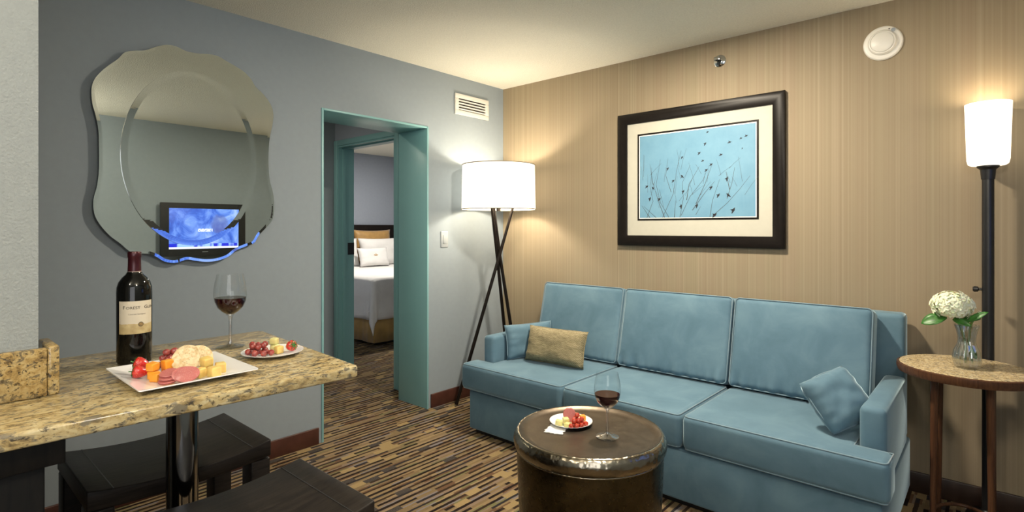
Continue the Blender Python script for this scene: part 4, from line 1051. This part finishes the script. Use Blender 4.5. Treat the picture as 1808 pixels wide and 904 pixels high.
# ------------------------------------------------------------------ bed seen through the opening
bed = thing('bed', 'white made bed with gold skirt seen through the doorway', 'bed', (-3.1, .95, 0))
bx, by = -3.1, .95
def bbox(name, x0, x1, y0, y1, z0, z1, m, bev=.01, seg=3):
    bm = new_bm(); box(bm, x0-bx, x1-bx, y0-by, y1-by, z0, z1); return obj(name, bm, MAT[m], bed, bevel=bev, seg=seg)
bbox('headboard', -4.228, -4.165, -.05, 2.35, .0, 1.347, 'headboard', .004)
bbox('base', -4.15, -2.10, .19, 1.73, .06, .40, 'black')
bbox('plinth', -4.10, -2.09, .20, 1.72, .0, .062, 'black', .003)
bbox('mattress', -4.155, -2.055, .155, 1.755, .40, .715, 'linen', .05, 4)
# pleated skirt on the three open sides
bm = new_bm(); path = []
def seg(p, q, n):
    for i in range(n): path.append((Vector(p)*(1-i/n)+Vector(q)*(i/n), (Vector(q)-Vector(p)).normalized()))
seg((-4.13, .140), (-2.040, .140), 110); seg((-2.040, .140), (-2.040, 1.77), 90); seg((-2.040, 1.77), (-4.13, 1.77), 60)
lo_, hi_ = [], []
for i, (p, d) in enumerate(path):
    nn = Vector((d.y, -d.x)); k = i/9.0; s = .010*math.sin(k*2*PI/1.6)**3
    q = p+nn*(s+.004); u = p+nn*s*.4-nn*.006
    lo_.append(bm.verts.new((q.x-bx, q.y-by, .035))); hi_.append(bm.verts.new((u.x-bx, u.y-by, .42)))
for i in range(len(path)-1): bm.faces.new((lo_[i], lo_[i+1], hi_[i+1], hi_[i]))
sk_ = obj('bed_skirt', bm, MAT['skirt'], bed, smooth=True); s = sk_.modifiers.new('thickness', 'SOLIDIFY'); s.thickness = .004
# coverlet: top sheet plus draped sides that fall to a point at the corner
bm = new_bm(); nx, ny = 60, 60; g = {}
X0, X1, Y0, Y1 = -3.62, -2.035, .135, 1.775; DR = .44
for i in range(nx+1):
    for j in range(ny+1):
        u = -3.62+(X1+DR+3.62)*i/nx; v = (Y0-DR)+(Y1-Y0+2*DR)*j/ny
        ox = max(0, u-X1); oy = max(0, Y0-v); oy2 = max(0, v-Y1)
        x = min(u, X1); y = min(max(v, Y0), Y1); z = .738
        w = .010*math.sin(u*19+v*4)+.008*math.sin(v*23-u*5)
        if ox > 0 and (oy > 0 or oy2 > 0):
            o2 = max(oy, oy2); tot = math.hypot(ox, o2); tt = math.atan2(o2, ox)
            z -= min(tot, .60); out = .045+.10*tot*math.sin(2*tt)*.8
            x = X1+out*math.cos(tt)+.02*math.sin(tt*9)*tot; y = (Y0-out*math.sin(tt)) if oy > 0 else (Y1+out*math.sin(tt))
        elif ox > 0: z -= ox; x = X1+.020+.030*min(1, ox*3)+w*min(1, ox*4)*1.2
        elif oy > 0: z -= oy; y = Y0-.020-.030*min(1, oy*3)+w*min(1, oy*4)*1.2
        elif oy2 > 0: z -= oy2; y = Y1+.020+.030*min(1, oy2*3)
        else: z += .004*mnoise.noise(Vector((u*4, v*4, 0)))
        g[(i, j)] = bm.verts.new((x-bx, y-by, z))
for i in range(nx):
    for j in range(ny): bm.faces.new((g[(i, j)], g[(i+1, j)], g[(i+1, j+1)], g[(i, j+1)]))
cv = obj('coverlet', bm, MAT['linen'], bed, smooth=True); s = cv.modifiers.new('thickness', 'SOLIDIFY'); s.thickness = .008; s.offset = 1
bm = new_bm(); box(bm, -4.14-bx, -3.60-bx, .16-by, 1.75-by, .716, .752); part_label(obj('folded_sheet', bm, MAT['linen'], bed, bevel=.016, seg=3), 'white folded top sheet at the pillows')
def bed_pillow(name, label, m, sx, sy, t, c, lean, seed, cat='pillow', yaw=0):
    xa = Vector((math.sin(yaw), math.cos(yaw), 0)); ya = Vector((-math.sin(lean), 0, math.cos(lean)))
    o = thing(name, label, cat, c, frame_euler(xa, ya)); obj('cover', pillow(sx, sy, t, seed), MAT[m], o, smooth=True); return o
bed_pillow('sham_pillow', 'gold flanged pillow against the headboard, the wider one in full view', 'gold', .66, .52, .17, (-4.055, 1.49, 1.015), .10, 1)
bed_pillow('sham_pillow', 'gold pillow against the headboard, cut off by the door jamb', 'gold', .62, .52, .17, (-4.055, .83, 1.015), .10, 2)
bed_pillow('bed_pillow', 'large white pillow in front of the gold ones, at the right', 'linen', .72, .42, .18, (-3.83, 1.47, .945), .22, 3)
bed_pillow('bed_pillow', 'large white pillow in front of the gold ones, cut off by the jamb', 'linen', .70, .42, .18, (-3.83, .745, .945), .22, 4)
sp_ = bed_pillow('accent_pillow', 'small white pillow with a gold emblem, foremost on the bed', 'linen', .50, .27, .12, (-3.62, 1.21, .885), .30, 5)
bm = new_bm()
for a in (.5, 1.5, 2.6):
    q = [bm.verts.new(Vector((math.cos(a)*r-math.sin(a)*t, math.sin(a)*r+math.cos(a)*t, .0635))) for r, t in ((0, 0), (.022, .009), (.040, 0), (.022, -.009))]; bm.faces.new(q)
obj('emblem', bm, MAT['gold'], sp_)
